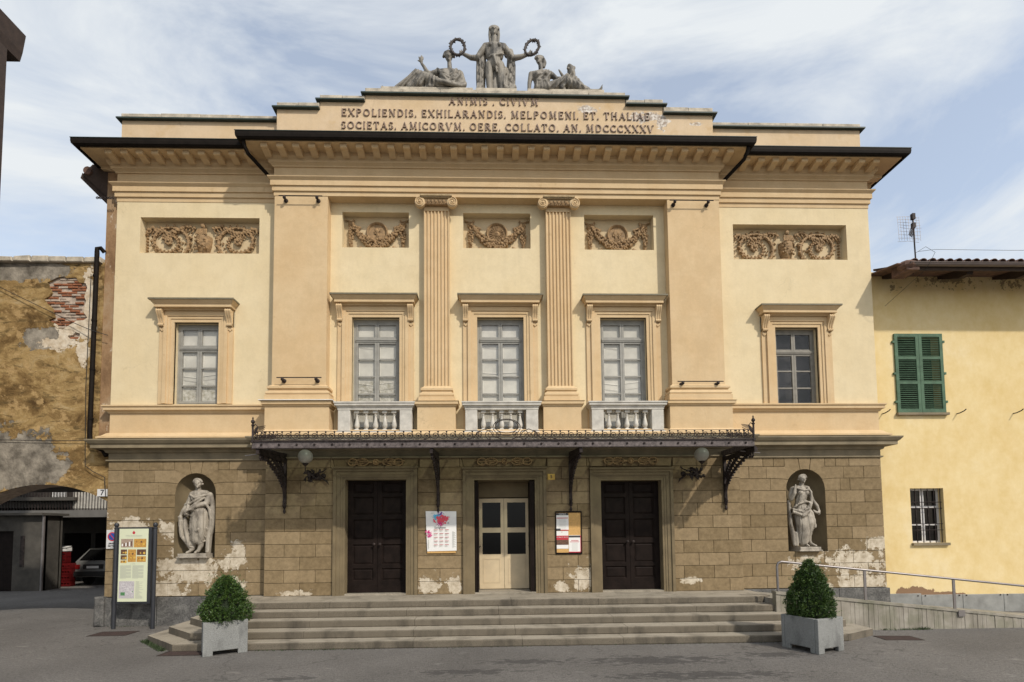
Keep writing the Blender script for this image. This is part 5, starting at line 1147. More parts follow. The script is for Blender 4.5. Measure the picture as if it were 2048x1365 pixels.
for (cx, cz, rx, rz2, tilt, lb) in ((920, 102, 13, 15.5, .12, 'dark leafy wreath held above the reclining woman with diadem'), (1060, 100, 11.5, 16.5, -.55, 'tilted dark leafy wreath held above the woman with the mask')):
    t_ = thing('wreath', lb, 'wreath', ((cx-990)*PXS-.12, -.10, RZ+(187-cz)*PXS), group='wreaths held by the roof statue')
    b = MB(); pts = []
    for j in range(36): a = 2*pi*j/36; u, v = rx*cos(a), rz2*sin(a); pts.append(((u*cos(tilt)-v*sin(tilt))*PXS, 0, (u*sin(tilt)+v*cos(tilt))*PXS))
    b.tube(pts, .034, 6, closed=True); part('ring', b, M['wreath'], t_, smooth=True)
    b = MB(); rr = random.Random(9)
    for j in range(110):
        p = Vector(pts[j % 36]); a = rr.uniform(0, 6.28); d = Vector((cos(a), rr.uniform(-.5, .5), sin(a))).normalized()*rr.uniform(.05, .085); e = d.cross(Vector((0, 1, 0)))*.35; b.add([p, p+d*.5+e, p+d, p+d*.5-e], [(0, 1, 2, 3)])
    o = part('leaf', b, M['wreath'], t_); o['kind'] = 'stuff'
# reclining woman, left
ch = phead(903, 118, 8.4, 0, .1)+[[(893, 116, 0, 2.5), (896, 109, -.02, 2.4), (903, 106.5, -.03, 2.6), (910, 109, -.02, 2.4), (913, 116, 0, 2.5)]]
ch += [[(904, 126, 0, 4.2), (905, 143, 0, 4.8)], [(880, 149, 0, 6.5), (905, 148, 0, 8), (924, 152, 0, 7.5)], [(897, 155, 0, 12.5), (898, 168, 0, 13), (894, 177, 0, 12)], [(912, 156, 0, 12.5), (915, 168, 0, 13), (914, 178, 0, 10)], [(895, 154, -.13, 5)], [(912, 155, -.13, 5)],
       [(878, 148, 0, 5), (868, 152, -.02, 4.4), (862, 149, -.04, 4), (857, 140, -.05, 3.2), (852, 133, -.05, 2.4)], [(926, 152, 0, 5.5), (930, 165, 0, 5), (924, 174, -.05, 4.4), (908, 177, -.14, 3.3), (893, 176, -.18, 2.6)],
       [(892, 176, .02, 12), (866, 164, .02, 12), (843, 153, .02, 9)], [(843, 154, .02, 9), (826, 168, .02, 9), (806, 181, .0, 6)], [(850, 170, .04, 14), (830, 180, .04, 9)], [(890, 178, -.06, 10), (870, 170, -.06, 11), (857, 164, -.06, 9)], [(857, 165, -.06, 9), (847, 175, -.06, 10), (838, 182, -.05, 7)], [(870, 182, -.04, 9)],
       [(806, 181, 0, 3.2), (790, 183, -.02, 2.8), (781, 180, -.02, 2.2), (779, 178, -.02, 1.6)], [(840, 182, .0, 6), (880, 184, -.02, 6), (920, 184, 0, 5)], [(885, 178, -.2, 4), (895, 181, -.24, 4), (908, 182, -.2, 4), (925, 180, -.1, 4), (933, 174, -.04, 4), (934, 168, 0, 3)], [(930, 184, .05, 4), (945, 185, .05, 3)]]
ch += [[(852, 130, -.05, 3.2), (851, 124, -.06, 2.6)], [(849, 127, -.07, 1.2), (847, 122, -.08, 1)], [(852, 124, -.07, 1.2), (852, 120, -.08, 1)], [(855, 126, -.06, 1.2), (856, 122, -.06, 1)], [(848, 130, -.06, 1.2), (845, 128, -.06, 1)], [(854, 123, -.06, 1.1), (853, 119, -.07, .9)]]
for i in range(7): ch += [('F', [(842+i*5, 147+i*2.4, 0, 1.8), (828+i*5, 164+i*1.2, 0, 1.8), (808+i*7, 182, 0, 1.6)])]
for i in range(6): ch += [('F', [(857+i*5, 158+i*2, 0, 1.7), (851+i*6, 170+i, 0, 1.7), (843+i*8, 184, 0, 1.6)])]
ch += [('F', c_) for c_ in ([(882, 144, 0, 2), (890, 156, 0, 2), (904, 163, 0, 2), (920, 155, 0, 2)], [(884, 150, 0, 1.7), (892, 162, 0, 1.7), (908, 169, 0, 1.7), (924, 160, 0, 1.7)], [(888, 160, 0, 1.7), (900, 172, 0, 1.7), (918, 170, 0, 1.7)], [(918, 146, 0, 2), (914, 160, 0, 1.7), (900, 176, 0, 1.7)], [(924, 150, 0, 2), (922, 164, 0, 1.7), (910, 180, 0, 1.7)])]
rs('l', 'reclining stone woman with diadem and raised hand, legs stretched left on the parapet', 880, ch, (778, 948))
# reclining woman, right
ch = phead(1074, 120, 8, 0, -.45)+[[(1080, 114, .02, 4), (1084, 122, .04, 4.5), (1083, 130, .04, 3)]]
ch += [[(1076, 128, 0, 4.2), (1077, 143, 0, 4.6)], [(1062, 149, 0, 6), (1078, 147, 0, 7.5), (1095, 149, 0, 6.4)], [(1072, 155, 0, 11), (1074, 166, 0, 10), (1074, 179, 0, 12)], [(1084, 155, 0, 11), (1083, 166, 0, 10), (1084, 179, 0, 12)], [(1069, 155, -.12, 4.8)], [(1086, 155, -.12, 4.8)],
       [(1058, 148, 0, 5), (1055, 165, 0, 4.2), (1054, 180, 0, 3.6), (1053, 187, -.03, 3)], [(1098, 149, 0, 5), (1106, 158, -.02, 4.3), (1116, 160, -.06, 3.6), (1126, 154, -.1, 2.8)],
       [(1082, 180, 0, 11), (1110, 168, .06, 11), (1136, 154, .06, 9)], [(1136, 154, .06, 9), (1150, 168, .05, 8.5), (1162, 180, .02, 6)], [(1135, 172, .05, 12)], [(1086, 181, -.06, 10), (1108, 174, -.06, 11), (1124, 166, -.06, 9)], [(1124, 167, -.06, 9), (1145, 176, -.05, 9), (1164, 181, -.04, 6)], [(1115, 182, -.03, 9)],
       [(1160, 181, -.03, 3.4), (1178, 182, -.05, 3), (1188, 182, -.06, 3), (1191, 177, -.07, 2)], [(1066, 184, 0, 5), (1110, 185, 0, 6), (1160, 186, 0, 4)],
       # mask on her knee and the little horn behind it
       [(1134, 140, .0, 7.5), (1136, 147, .0, 7)], [(1134, 136, .0, 6.5), (1131, 133, -.02, 5)], [(1140, 135, -.02, 3)], [(1127, 140, -.08, 2.5)], [(1111, 138, .0, 1.4), (1115, 145, .0, 2.4), (1119, 152, .0, 3)]]
for q in range(4): ch += [[(1190-q*1.2, 176+q*2, -.1, 1.1), (1192-q, 174+q*2, -.12, .9)]]
for i in range(7): ch += [('F', [(1120+i*3, 160+i*1.5, 0, 1.7), (1108+i*8, 170+i*1.5, 0, 1.8), (1092+i*11, 184, 0, 1.6)])]
ch += [('F', c_) for c_ in ([(1091, 144, 0, 1.8), (1084, 156, 0, 1.7), (1070, 166, 0, 1.6)], [(1095, 148, 0, 1.8), (1088, 162, 0, 1.7), (1072, 175, 0, 1.6)], [(1086, 144, 0, 1.8), (1078, 154, 0, 1.7), (1067, 160, 0, 1.6)], [(1068, 170, 0, 1.6), (1067, 186, 0, 1.5)], [(1068, 167, 0, 1.8), (1080, 169, 0, 1.8), (1088, 166, 0, 1.8)], [(1077, 171, 0, 1.6), (1077, 186, 0, 1.5)], [(1086, 170, 0, 1.6), (1090, 186, 0, 1.5)])]
for i in range(4): ch += [('F', [(1136+i*4, 146+i*4, 0, 1.6), (1128+i*7, 158+i*4, 0, 1.6)])]
rs('r', 'reclining stone woman looking left, mask on her knee, foot stretched right', 1120, ch, (1050, 1194))

# ================================================================== LEFT ARCH WALL
AW = thing('archway_wall', 'tall weathered ochre wall with patch of bare brick above a wide low archway', 'wall', (-12.5, .1, 0))
AX = -12.5
def aloc(p): return (p[0]-AX, p[1])
ar = []
for i in range(25):
    v = i/24; x = -14.3+v*4.07; ar.append((x, 3.63-.168*(x+11.9)**2))
outer = [(-18, 0), (-14.3, 0)]+ar+[(-10.23, 2.9), (-10.23, 4.45), (-10.56, 4.45), (-10.56, 9.55)]+[(x_, 9.55+.03*sin(x_*9)+.02*sin(x_*23)) for x_ in [-10.9-.25*i for i in range(28)]]+[(-18, 9.5)]
hr = random.Random(12)
hole = [(-12.02, 9.0), (-11.9, 8.72), (-11.95, 8.62), (-12.08, 8.55), (-12.0, 8.42), (-11.85, 8.28), (-11.8, 8.05), (-11.95, 7.98), (-11.72, 7.86), (-11.70, 7.76), (-11.55, 7.74), (-11.42, 7.84), (-11.22, 7.97), (-11.05, 7.98), (-10.95, 8.05), (-11.06, 8.2), (-11.0, 8.5), (-11.05, 8.62), (-10.98, 8.86), (-11.02, 8.98), (-11.2, 9.0), (-11.28, 9.14), (-11.52, 9.12), (-11.6, 9.17), (-11.78, 9.13)]
hole2 = [(-11.42, 7.48), (-11.18, 7.47), (-11.13, 7.52), (-11.12, 7.62), (-11.24, 7.66), (-11.3, 7.58), (-11.44, 7.56)]
b = holewall([aloc(p) for p in outer], [[aloc(p) for p in hole], [aloc(p) for p in hole2]], 0, .055)
vs = [aloc(p) for p in outer]; part('render', b, M['arch'], AW)
b = MB(); b.prism([aloc(p) for p in outer], .056, .65); part('masonry', b, M['mortar'], AW)
def inside(p, poly):
    c = False; n = len(poly)
    for i in range(n):
        (x1, z1), (x2, z2) = poly[i], poly[(i+1) % n]
        if (z1 > p[1]) != (z2 > p[1]) and p[0] < (x2-x1)*(p[1]-z1)/(z2-z1)+x1: c = not c
    return c
for r_ in range(24):
    z = 7.48+r_*.072; x = -12.15+(.13 if r_ % 2 else 0)
    while x < -10.9:
        w_ = hr.uniform(.20, .28); cx = x+w_/2
        if (inside((cx, z+.03), hole) or inside((cx, z+.03), hole2)) and hr.random() < .80:
            b = MB(); yy = .055-hr.uniform(.012, .05); b.block([(x+.01-AX, z+hr.uniform(.004, .012)), (x+w_-.01-AX, z+hr.uniform(.004, .012)), (x+w_-.01-AX, z+.06+hr.uniform(-.005, .004)), (x+.01-AX, z+.06+hr.uniform(-.005, .004))], .06, yy, .008); part('brick', b, M['brick'] if hr.random() < .68 else M['mortar'], AW)
        x += w_
for i in range(16):
    x = -10.6-.45*i; b = MB(); b.block([(x-.44-AX, 9.52), (x-AX, 9.52), (x-AX-.02, 9.66+hr.uniform(-.02, .03)), (x-.42-AX, 9.66+hr.uniform(-.02, .03))], .6, -.08-hr.uniform(0, .04), .02); part('coping_stone', b, M['coping'], AW)
# downpipe at the corner
dp = thing('downpipe', 'black iron downpipe at the corner between the ochre archway wall and the theatre', 'drainpipe', (-10.68, .02, 4.4))
b = MB(); b.tube([(.12, .08, 5.42), (.07, .0, 5.5), (.0, -.02, 5.47), (-.0, -.02, 5.36), (-.02, -.02, .55), (-.0, -.02, .35), (.12, -.02, .2), (.33, -.02, .1), (.42, -.02, -.05)], .055, 10); part('pipe', b, M['gutter'], dp, smooth=True)
for z in (.9, 2.2, 3.5, 4.7): b = MB(); b.lathe([(.066, 0), (.066, .05)], (-.01, -.02, z), 10); part('bracket_ring', b, M['gutter'], dp)
tie = MB(); tie.tube([(-10.66, -.1, 11.21), (-10.58, -.08, 11.22)], .012, 6)
for i in range(6): tie.tube([(-10.66+.08*i+.035*cos(q), -.08, 11.21+.028*sin(q)) for q in [j*pi/4 for j in range(8)]], .011, 5, closed=True)
tag(link('wall_tie', tie.mesh('wall_tie', M['iron'])), 'short iron chain tie sticking out at the top left corner of the theatre', 'iron tie')
for pts, lb in (([(-18, .05, 4.85), (-14, .05, 4.82), (-12.9, .05, 4.79), (-11.5, .04, 4.76), (-10.7, .03, 4.76)], 'black cable running level across the archway wall above the arch'),
            ([(-13.6, .04, 9.05), (-12.5, .02, 8.5), (-11.2, .0, 7.86), (-10.75, -.05, 7.66), (-10.3, -.03, 7.52)], 'thin black cable slanting down across the bare brick patch'),
            ([(-10.86, .06, 9.2), (-10.88, .05, 6.2), (-10.84, .05, 4.6), (-10.8, .02, 4.1), (-10.6, .02, 3.95), (-10.3, .02, 3.8), (-10.24, .0, 3.3)], 'thin cable dropping beside the downpipe to the arch')):
    b = MB(); b.tube(pts, .009, 5); tag(link('wall_cable', b.mesh('wall_cable', M['wire'])), lb, 'cable')
# ---- house number plates and signs
def txt(s, size, mat, parent, loc, align='CENTER', ext=.001, bold=0, name='lettering'):
    c = bpy.data.curves.new('txt', 'FONT'); c.body = s; c.size = size; c.align_x = align; c.align_y = 'CENTER'; c.extrude = ext; c.offset = bold; c.resolution_u = 2
    o = bpy.data.objects.new('tmp', c); COL.objects.link(o); dg = bpy.context.evaluated_depsgraph_get(); dg.update()
    me = bpy.data.meshes.new_from_object(o.evaluated_get(dg)); bpy.data.objects.remove(o); me.materials.clear(); me.materials.append(mat)
    o = link(name, me, parent, loc, (pi/2, 0, 0)); return o
t_ = thing('house_number', 'white enamel plate with the number 7 at the right end of the arch', 'number plate', (-10.36, .05, 3.40)); b = MB(); b.block(rect(-.13, .12, -.095, .095), 0.03, -.012, .004); part('plate', b, M['signwhite'], t_); txt('7', .2, M['ink'], t_, (0, -.014, 0), bold=.004)
t_ = thing('house_number', 'small yellow plate with the number 5 right of the middle door', 'number plate', (1.23, PY, 3.70)); b = MB(); b.block(rect(-.095, .095, -.075, .075), 0.0, -.012, .004); part('plate', b, M['yellowp'], t_); txt('5', .12, M['ink'], t_, (0, -.014, 0), bold=.002)
t_ = thing('no_parking_sign', 'white no parking sign with blue and red disc on the left corner of the theatre', 'road sign', (-10.02, -.03, 2.20)); b = MB(); b.block(rect(-.14, .16, -.24, .24), 0.02, -.008, .003); part('plate', b, M['signwhite'], t_)
b = MB(); b.lathe([(.115, 0), (.115, -.003), (.003, -.003)], (0.01, -.009, .07), 28, 'y'); part('red_ring', b, M['inkred'], t_)
b = MB(); b.lathe([(.088, 0), (.088, -.004), (.003, -.004)], (0.01, -.010, .07), 28, 'y'); part('blue_disc', b, M['blue'], t_)
b = MB(); b.prism([(-.065, .145), (-.05, .155), (.085, -.005), (.07, -.02)], -.017, -.0145); part('red_bar', b, M['inkred'], t_)
txt('passo', .075, M['ink'], t_, (.01, -.011, -.10), bold=.002); txt('carraio', .075, M['ink'], t_, (.01, -.011, -.165), bold=.002); txt('art. 22', .03, M['ink'], t_, (.01, -.011, -.215)); txt('comune', .03, M['ink'], t_, (.01, -.011, .215))
# ================================================================== INFORMATION BOARD
IB = thing('information_board', 'tall cream tourist information board between two dark posts at the left of the theatre', 'notice board', (-9.16, -.42, 0), R(-3))
for s in (-1, 1):
    b = MB(); b.lathe([(.045, 0), (.045, 2.46), (.055, 2.47), (.055, 2.49), (.03, 2.5), (.05, 2.53), (.055, 2.56), (.04, 2.6), (.005, 2.615)], (s*.49, 0, 0), 14); part('post', b, M['board_metal'], IB, smooth=True)
    for z in (.9, 2.35): b = MB(); b.box(min(s*.39, s*.46), max(s*.39, s*.46), -.012, .012, z, z+.03); part('clamp', b, M['board_metal'], IB)
b = MB(); b.box(-.42, .42, -.03, .03, .62, 2.50); part('panel', b, M['board_metal'], IB)
b = MB(); b.box(-.385, .345, -.038, -.0305, .67, 2.46); part('printed_sheet', b, M['cream_print'], IB)
PY_ = -.0395
def prt(name, x0, x1, z0, z1, mat, par=IB, y=PY_): b = MB(); b.box(x0, x1, y, y+.0008, z0, z1); return part(name, b, mat, par)
b = MB(); b.lathe([(.035, 0), (.035, -.0015), (.002, -.0015)], (-.02, PY_+.0012, 2.36), 12, 'y'); b.box(-.03, -.01, PY_-.0008, PY_+.001, 2.375, 2.41); part('crest', b, M['inkred'], IB)
txt('CITTA DI SAVIGLIANO', .042, M['inkgrey'], IB, (-.02, PY_, 2.285)); prt('rule', -.2, .16, 2.255, 2.258, M['inkgrey'])
for (x0, x1, z0, z1, mt) in ((-.335, -.03, 2.0, 2.21, 'sepia'), (-.01, .30, 2.0, 2.21, 'gold'), (-.335, -.18, 1.83, 1.95, 'brownprint'), (-.335, -.18, 1.70, 1.81, 'brownprint'), (-.335, -.18, 1.62, 1.68, 'gold'), (-.155, .05, 1.64, 1.95, 'gold'), (.07, .30, 1.81, 1.95, 'brownprint'), (.07, .30, 1.64, 1.78, 'gold')):
    prt('printed_picture', x0, x1, z0, z1, M[mt])
    if mt != 'sepia':
        for q in range(4):
            b = MB(); b.lathe([(.012+.006*q, 0), (.01+.006*q, -.0009), (.001, -.0009)], (x0+(x1-x0)*(.2+.2*q), PY_-.0004, z0+(z1-z0)*(.5+.15*(-1)**q)), 8, 'y'); part('picture_detail', b, M['yellowp' if q % 2 else 'brownprint'], IB)
    else:
        for q in range(6): prt('picture_detail', x0+.02+.045*q, x0+.05+.045*q, z0+.03, z0+.09+.012*q, M['brownprint' if q % 2 else 'paper'], y=PY_-.0006)
b = MB()
for c0 in (-.34, -.03):
    for i in range(24): b.box(c0, c0+.28-(.13 if i % 6 == 5 else 0), PY_, PY_+.0008, 1.55-i*.0135, 1.556-i*.0135)
o = part('printed_text', b, M['inkgrey'], IB)
txt('IL TEATRO', .028, M['inkgrey'], IB, (-.02, PY_, 1.59))
prt('printed_map', -.355, .03, .75, 1.17, M['mapp']); prt('map_park', -.31, -.2, .82, .90, M['greenprint'], y=PY_-.0008); prt('map_park', -.02, .0, .9, .93, M['greenprint'], y=PY_-.0008)
b = MB(); rr = random.Random(2)
for i in range(26): a = rr.uniform(0, 3.1); cx_, cz_ = rr.uniform(-.30, .0), rr.uniform(.80, 1.12); l = rr.uniform(.02, .07); b.prism([(cx_-l*cos(a), cz_-l*sin(a)*.6), (cx_-l*cos(a)+.004, cz_-l*sin(a)*.6+.004), (cx_+l*cos(a)+.004, cz_+l*sin(a)*.6+.004), (cx_+l*cos(a), cz_+l*sin(a)*.6)] if True else [], PY_-.0006, PY_)
part('map_streets', b, M['paper'], IB)
b = MB()
for i in range(26): b.box(.06, .06+rr.uniform(.08, .2), PY_, PY_+.0008, 1.16-i*.0165, 1.166-i*.0165)
part('printed_text', b, M['inkgrey'], IB)
# ================================================================== POSTERS
PO = thing('poster', 'white season poster with red and violet ink blots left of the middle door', 'poster', (-1.60, PY, 2.32), 0)
b = MB(); b.box(-.36, .36, -.03, 0, -.55, -.46); b.box(-.36, .36, -.025, 0, -.48, .46); part('backing', b, M['cork'], PO)
b = MB(); b.add([(-.40, -.034, .52), (.38, -.045, .51), (.385, -.05, -.49), (-.36, -.036, -.50), (-.40, -.026, .52), (.38, -.026, .51), (.385, -.026, -.49), (-.36, -.026, -.50)], [(0, 1, 2, 3), (0, 1, 5, 4), (1, 2, 6, 5), (2, 3, 7, 6), (3, 0, 4, 7)]); part('sheet', b, M['paper'], PO)
def splat(cx, cz, r, mat, seed, y=-.052, n=34):
    rr = random.Random(seed); b = MB()
    for i in range(n):
        a = rr.uniform(0, 6.28); d = r*rr.random()**.7; q = r*rr.uniform(.10, .34)*(1.15-d/r*.6); cx_, cz_ = cx+d*cos(a)*1.25, cz+d*sin(a)*.8; yy = y-.00004*i
        b.add([(cx_+q*cos(j*pi/4)*rr.uniform(.7, 1.1), yy, cz_+q*sin(j*pi/4)*rr.uniform(.7, 1.1)) for j in range(8)], [tuple(range(8))])
    return part('ink_blot', b, mat, PO)
splat(-.12, .37, .10, M['cyan'], 3); splat(-.02, .44, .07, M['violet'], 4, -.0535); splat(-.01, .30, .15, M['coral'], 1, -.055, 60); splat(.12, .33, .08, M['coral'], 6, -.057); splat(-.03, .19, .07, M['magenta'], 7, -.0585); splat(-.33, -.02, .07, M['magenta'], 2, -.05, 40); splat(-.30, -.10, .06, M['magenta'], 5, -.0515)
txt('Savigliano', .075, M['ink'], PO, (-.03, -.053, .10)); txt('15', .06, M['ink'], PO, (.17, -.053, .21)); txt('teatro', .035, M['inkgrey'], PO, (-.22, -.053, .47))
b = MB(); b2 = MB()
for cxi in (-.19, -.05, .09):
    for r_ in range(5):
        z = .04-r_*.095; b2.box(cxi, cxi+.10, -.0535, -.0525, z, z+.010)
        for q in range(3): b.box(cxi, cxi+.06+.03*((q+r_) % 2), -.0535, -.0525, z-.018-.013*q, z-.014-.013*q)
for q in range(22): b.box(.28, .28+.03+.03*(q % 3), -.0535, -.0525, -.01-.019*q, -.004-.019*q)
for q in range(8): b.box(-.34, -.31, -.053, -.052, -.22-.03*q, -.21-.03*q)
part('printed_text', b, M['inkgrey'], PO); part('printed_headings', b2, M['inkred'], PO)
NBd = thing('cork_notice_board', 'dark framed cork notice board with three printed notices right of the middle door', 'notice board', (1.665, PY, 2.27), 0)
b = MB(); b.box(-.35, .33, -.03, 0, .50, .54); b.box(-.35, .33, -.03, 0, -.56, -.52); b.box(-.35, -.325, -.031, 0, -.52, .50); b.box(.305, .33, -.031, 0, -.52, .50); part('frame', b, M['darkwood'], NBd)
b = MB(); b.box(-.325, .305, -.015, 0, -.52, .50); part('cork', b, M['cork'], NBd)
def notice(x0, x1, z0, z1, lb, bands, y=-.02):
    t = thing('paper_notice', lb, 'notice', (1.665+(x0+x1)/2, PY+y, 2.27+(z0+z1)/2), group='notices pinned on the cork board'); hw, hh = (x1-x0)/2, (z1-z0)/2
    b = MB(); b.box(-hw, hw, -.003, .003, -hh, hh); part('sheet', b, M['paper'], t)
    for (a, c, p, q, mt) in bands: b = MB(); b.box(-hw+2*hw*a, -hw+2*hw*c, -.0045-.0003*len(mt), -.0032, -hh+2*hh*p, -hh+2*hh*q); part('printed_band', b, M[mt], t)
    b = MB()
    return t, hw, hh
t, hw, hh = notice(-.33, -.01, .04, .49, 'upper left white notice with black header and red title on the cork board', [(0, 1, .88, 1, 'ink'), (.05, .95, .70, .74, 'inkred'), (0, .35, 0, .12, 'ink'), (.35, 1, 0, .05, 'inkred')]); txt('TEATRO', .05, M['paper'], t, (0, -.007, hh*.88))
b = MB()
for q in range(9): b.box(-.10+.01*(q % 3), .10-.01*(q % 2), -.0045, -.0032, hh*.3-.032*q, hh*.3+.006-.032*q)
part('printed_text', b, M['inkgrey'], t)
t, hw, hh = notice(-.335, -.02, -.42, .03, 'lower left notice with a red band over a dark crowd photograph on the cork board', [(0, 1, .50, .74, 'inkred'), (0, 1, .22, .50, 'brownprint'), (.45, .5, .92, .96, 'inkred')]); txt('LA CASA DEL TEATRO', .03, M['paper'], t, (0, -.009, hh*.3))
t, hw, hh = notice(-.01, .30, -.52, -.08, 'lower right pale blue white notice with black header and red edge on the cork board', [(0, .95, .87, .98, 'ink'), (.95, 1, 0, 1, 'inkred'), (0, 1, 0, .05, 'inkred'), (.2, .8, .68, .71, 'inkred'), (.1, .85, .6, .63, 'inkred')])
b = MB()
for q in range(8): b.box(-.08, .07, -.0045, -.0032, hh*.05-.026*q, hh*.05+.005-.026*q)
part('printed_text', b, M['inkgrey'], t)
# ================================================================== PLANTERS
def planter(loc, rz_, lb, w_, d_, h=.66):
    t = thing('planter', lb, 'planter', loc, rz_, group='concrete planters at the foot of the steps')
    b = MB(); hx, hy = w_/2, d_/2; tw = .07
    def side(n0, n1):  # panel with raised foot gap, between corner points
        pass
    # front and back panels with foot cut-outs
    for s in (-1, 1):
        pl = [(-hx, 0), (-hx+.17, 0), (-hx+.17, .09), (hx-.17, .09), (hx-.17, 0), (hx, 0), (hx, h), (-hx, h)]
        b.prism(pl, s*hy-(tw if s > 0 else 0), s*hy+(tw if s < 0 else 0))
        pl = [(-hy+tw+.001, 0), (-hy+.17, 0), (-hy+.17, .09), (hy-.17, .09), (hy-.17, 0), (hy-tw-.001, 0), (hy-tw-.001, h-.001), (-hy+tw+.001, h-.001)]
        b.prism(pl, s*hx-(tw if s > 0 else 0), s*hx+(tw if s < 0 else 0), 'x')
    b.box(-hx+tw, hx-tw, -hy+tw, hy-tw, .1, .14)
    me = b.mesh('box', M['planter']); bm = bmesh.new(); bm.from_mesh(me); bmesh.ops.remove_doubles(bm, verts=bm.verts, dist=.0005); ed = [e for e in bm.edges if len(e.link_faces) == 2 and e.calc_face_angle(0) > .8]
    bmesh.ops.bevel(bm, geom=ed, offset=.014, segments=2, affect='EDGES', profile=.6); bm.to_mesh(me); bm.free(); link('box', me, t)
    b = MB(); b.box(-hx+tw, hx-tw, -hy+tw, hy-tw, h-.12, h-.06); part('soil', b, M['soil'], t)
def shrub(loc, lb, prof, seed, n=36000, wob=.12):
    t = thing('boxwood_shrub', lb, 'shrub', loc, group='clipped boxwood shrubs in the planters'); rr = random.Random(seed)
    H_ = prof[-1][1]; z_0 = prof[0][1]
    def rad(z):
        for (r0, a), (r1, c) in zip(prof[:-1], prof[1:]):
            if a <= z <= c: return r0+(r1-r0)*(z-a)/(c-a)
        return 0
    b = MB(); b.tube([(0, 0, -.1), (0.01, 0, H_*.5), (0, .01, H_*.85)], .03, 6, rs=[.035, .025, .01]); part('stem', b, M['bark'], t)
    b = MB()
    # twig tips: clumps of small leaves sitting on an uneven shell
    nz = n//9
    for i in range(nz):
        z = rr.uniform(z_0, H_); 
        R0 = rad(z)
        if rr.random() > (R0+.05)/.42: continue
        a = rr.uniform(0, 2*pi)
        q = noise.noise(Vector((cos(a)*2.1+seed, sin(a)*2.1, z*4.2)))*wob*1.6+noise.noise(Vector((cos(a)*5, sin(a)*5+seed, z*9)))*wob*1.5
        if noise.noise(Vector((cos(a)*4+9, sin(a)*4+seed, z*8))) < -.38: continue
        rad_ = max(0.01, R0*(1.0+q)*(1-.5*rr.random()**2.2)+rr.uniform(-.01, .03))
        p = Vector((rad_*cos(a), rad_*sin(a), z+rr.uniform(-.02, .02))); nrm = Vector((cos(a), sin(a), .45+rr.uniform(-.3, .5))).normalized()
        for j in range(9):
            d = (nrm+Vector((rr.uniform(-.9, .9), rr.uniform(-.9, .9), rr.uniform(-.6, .9)))).normalized(); l = rr.uniform(.020, .036); wv = d.orthogonal().normalized()*l*.30
            wv.rotate(Matrix.Rotation(rr.uniform(0, 6.28), 3, d)); o = p+Vector((rr.uniform(-.02, .02), rr.uniform(-.02, .02), rr.uniform(-.02, .02)))
            b.add([o, o+d*l*.5+wv, o+d*l, o+d*l*.5-wv], [(0, 1, 2, 3)])
    for i in range(60):   # stray shoots
        a = rr.uniform(0, 6.28); z = rr.uniform(z_0+.02, H_*.97); R0 = rad(z); p = Vector((R0*cos(a), R0*sin(a), z)); d = Vector((cos(a), sin(a), .9)).normalized()*rr.uniform(.05, .13)*(wob/.12)
        for j in range(12):
            o = p+d*(j/11); q = Vector((rr.uniform(-1, 1), rr.uniform(-1, 1), rr.uniform(-.4, 1))).normalized()*rr.uniform(.02, .034); wv = q.orthogonal().normalized()*.009; b.add([o, o+q*.5+wv, o+q, o+q*.5-wv], [(0, 1, 2, 3)])
    me = b.mesh('foliage', M['leaf'], recalc=False); o = link('foliage', me, t); o['kind'] = 'stuff'
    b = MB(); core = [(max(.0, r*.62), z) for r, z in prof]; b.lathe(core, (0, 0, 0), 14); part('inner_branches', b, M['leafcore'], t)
    return t
planter((-5.62, -2.98, 0), R(31), 'pale concrete planter at the left end of the steps, partly over a rusty cover', .76, .62, .64)
planter((5.82, -3.52, 0), R(23), 'pale concrete planter turned cornerwise at the right end of the steps', .74, .74, .64)
shrub((-5.62, -2.98, .58), 'bushy dark green shrub with loose lower twigs in the left planter', [(.32, .0), (.42, .10), (.40, .25), (.33, .42), (.27, .58), (.20, .72), (.11, .84), (.02, .90)], 3, wob=.2)
shrub((5.82, -3.52, .58), 'neat pointed cone shaped dark green shrub in the right planter', [(.30, .0), (.37, .08), (.38, .25), (.33, .48), (.265, .68), (.21, .84), (.12, .98), (.02, 1.12)], 8, wob=.14)
# ---- manhole covers, weeds
def cover(loc, rz_, w_, d_, lb, mt='rust'):
    t = thing('manhole_cover', lb, 'drain cover', loc, rz_); b = MB(); b.box(-w_/2, w_/2, -d_/2, d_/2, -.01, .006); part('plate', b, M[mt], t)
    b = MB(); b.box(-w_/2-.03, w_/2+.03, -d_/2-.03, -d_/2-.003, -.01, .008); b.box(-w_/2-.03, w_/2+.03, d_/2+.003, d_/2+.03, -.01, .008); b.box(-w_/2-.03, -w_/2-.003, -d_/2, d_/2, -.01, .0078); b.box(w_/2+.003, w_/2+.03, -d_/2, d_/2, -.01, .0078); part('rim', b, M['iron'], t)
    for i in range(5): b = MB(); b.box(-w_/2+.03, w_/2-.03, -d_/2+.05+i*(d_-.1)/4-.006, -d_/2+.05+i*(d_-.1)/4+.006, .006, .011); part('rib', b, M[mt], t)
cover((-6.35, -3.02, 0), R(0), .75, .42, 'rectangular rusty cover in the asphalt behind the left planter')
cover((8.15, -2.75, 0), R(-5), .7, .35, 'dark rusty cover in the asphalt in front of the ramp wall')
cover((-9.2, -1.0, 0), R(2), .8, .45, 'dark worn cover in the asphalt below the information board')
b = MB(); rr = random.Random(6)
def weeds(x0, y0, x1, y1, n, h=.07):
    for i in range(n):
        v = rr.random(); x = x0+(x1-x0)*v+rr.uniform(-.06, .06); y = y0+(y1-y0)*v+rr.uniform(-.05, .05); a = rr.uniform(0, 6.28); l = rr.uniform(.3, 1)*h
        b.add([(x-.008, y, 0), (x+.008, y, 0), (x+cos(a)*l, y+sin(a)*l, l)], [(0, 1, 2)])
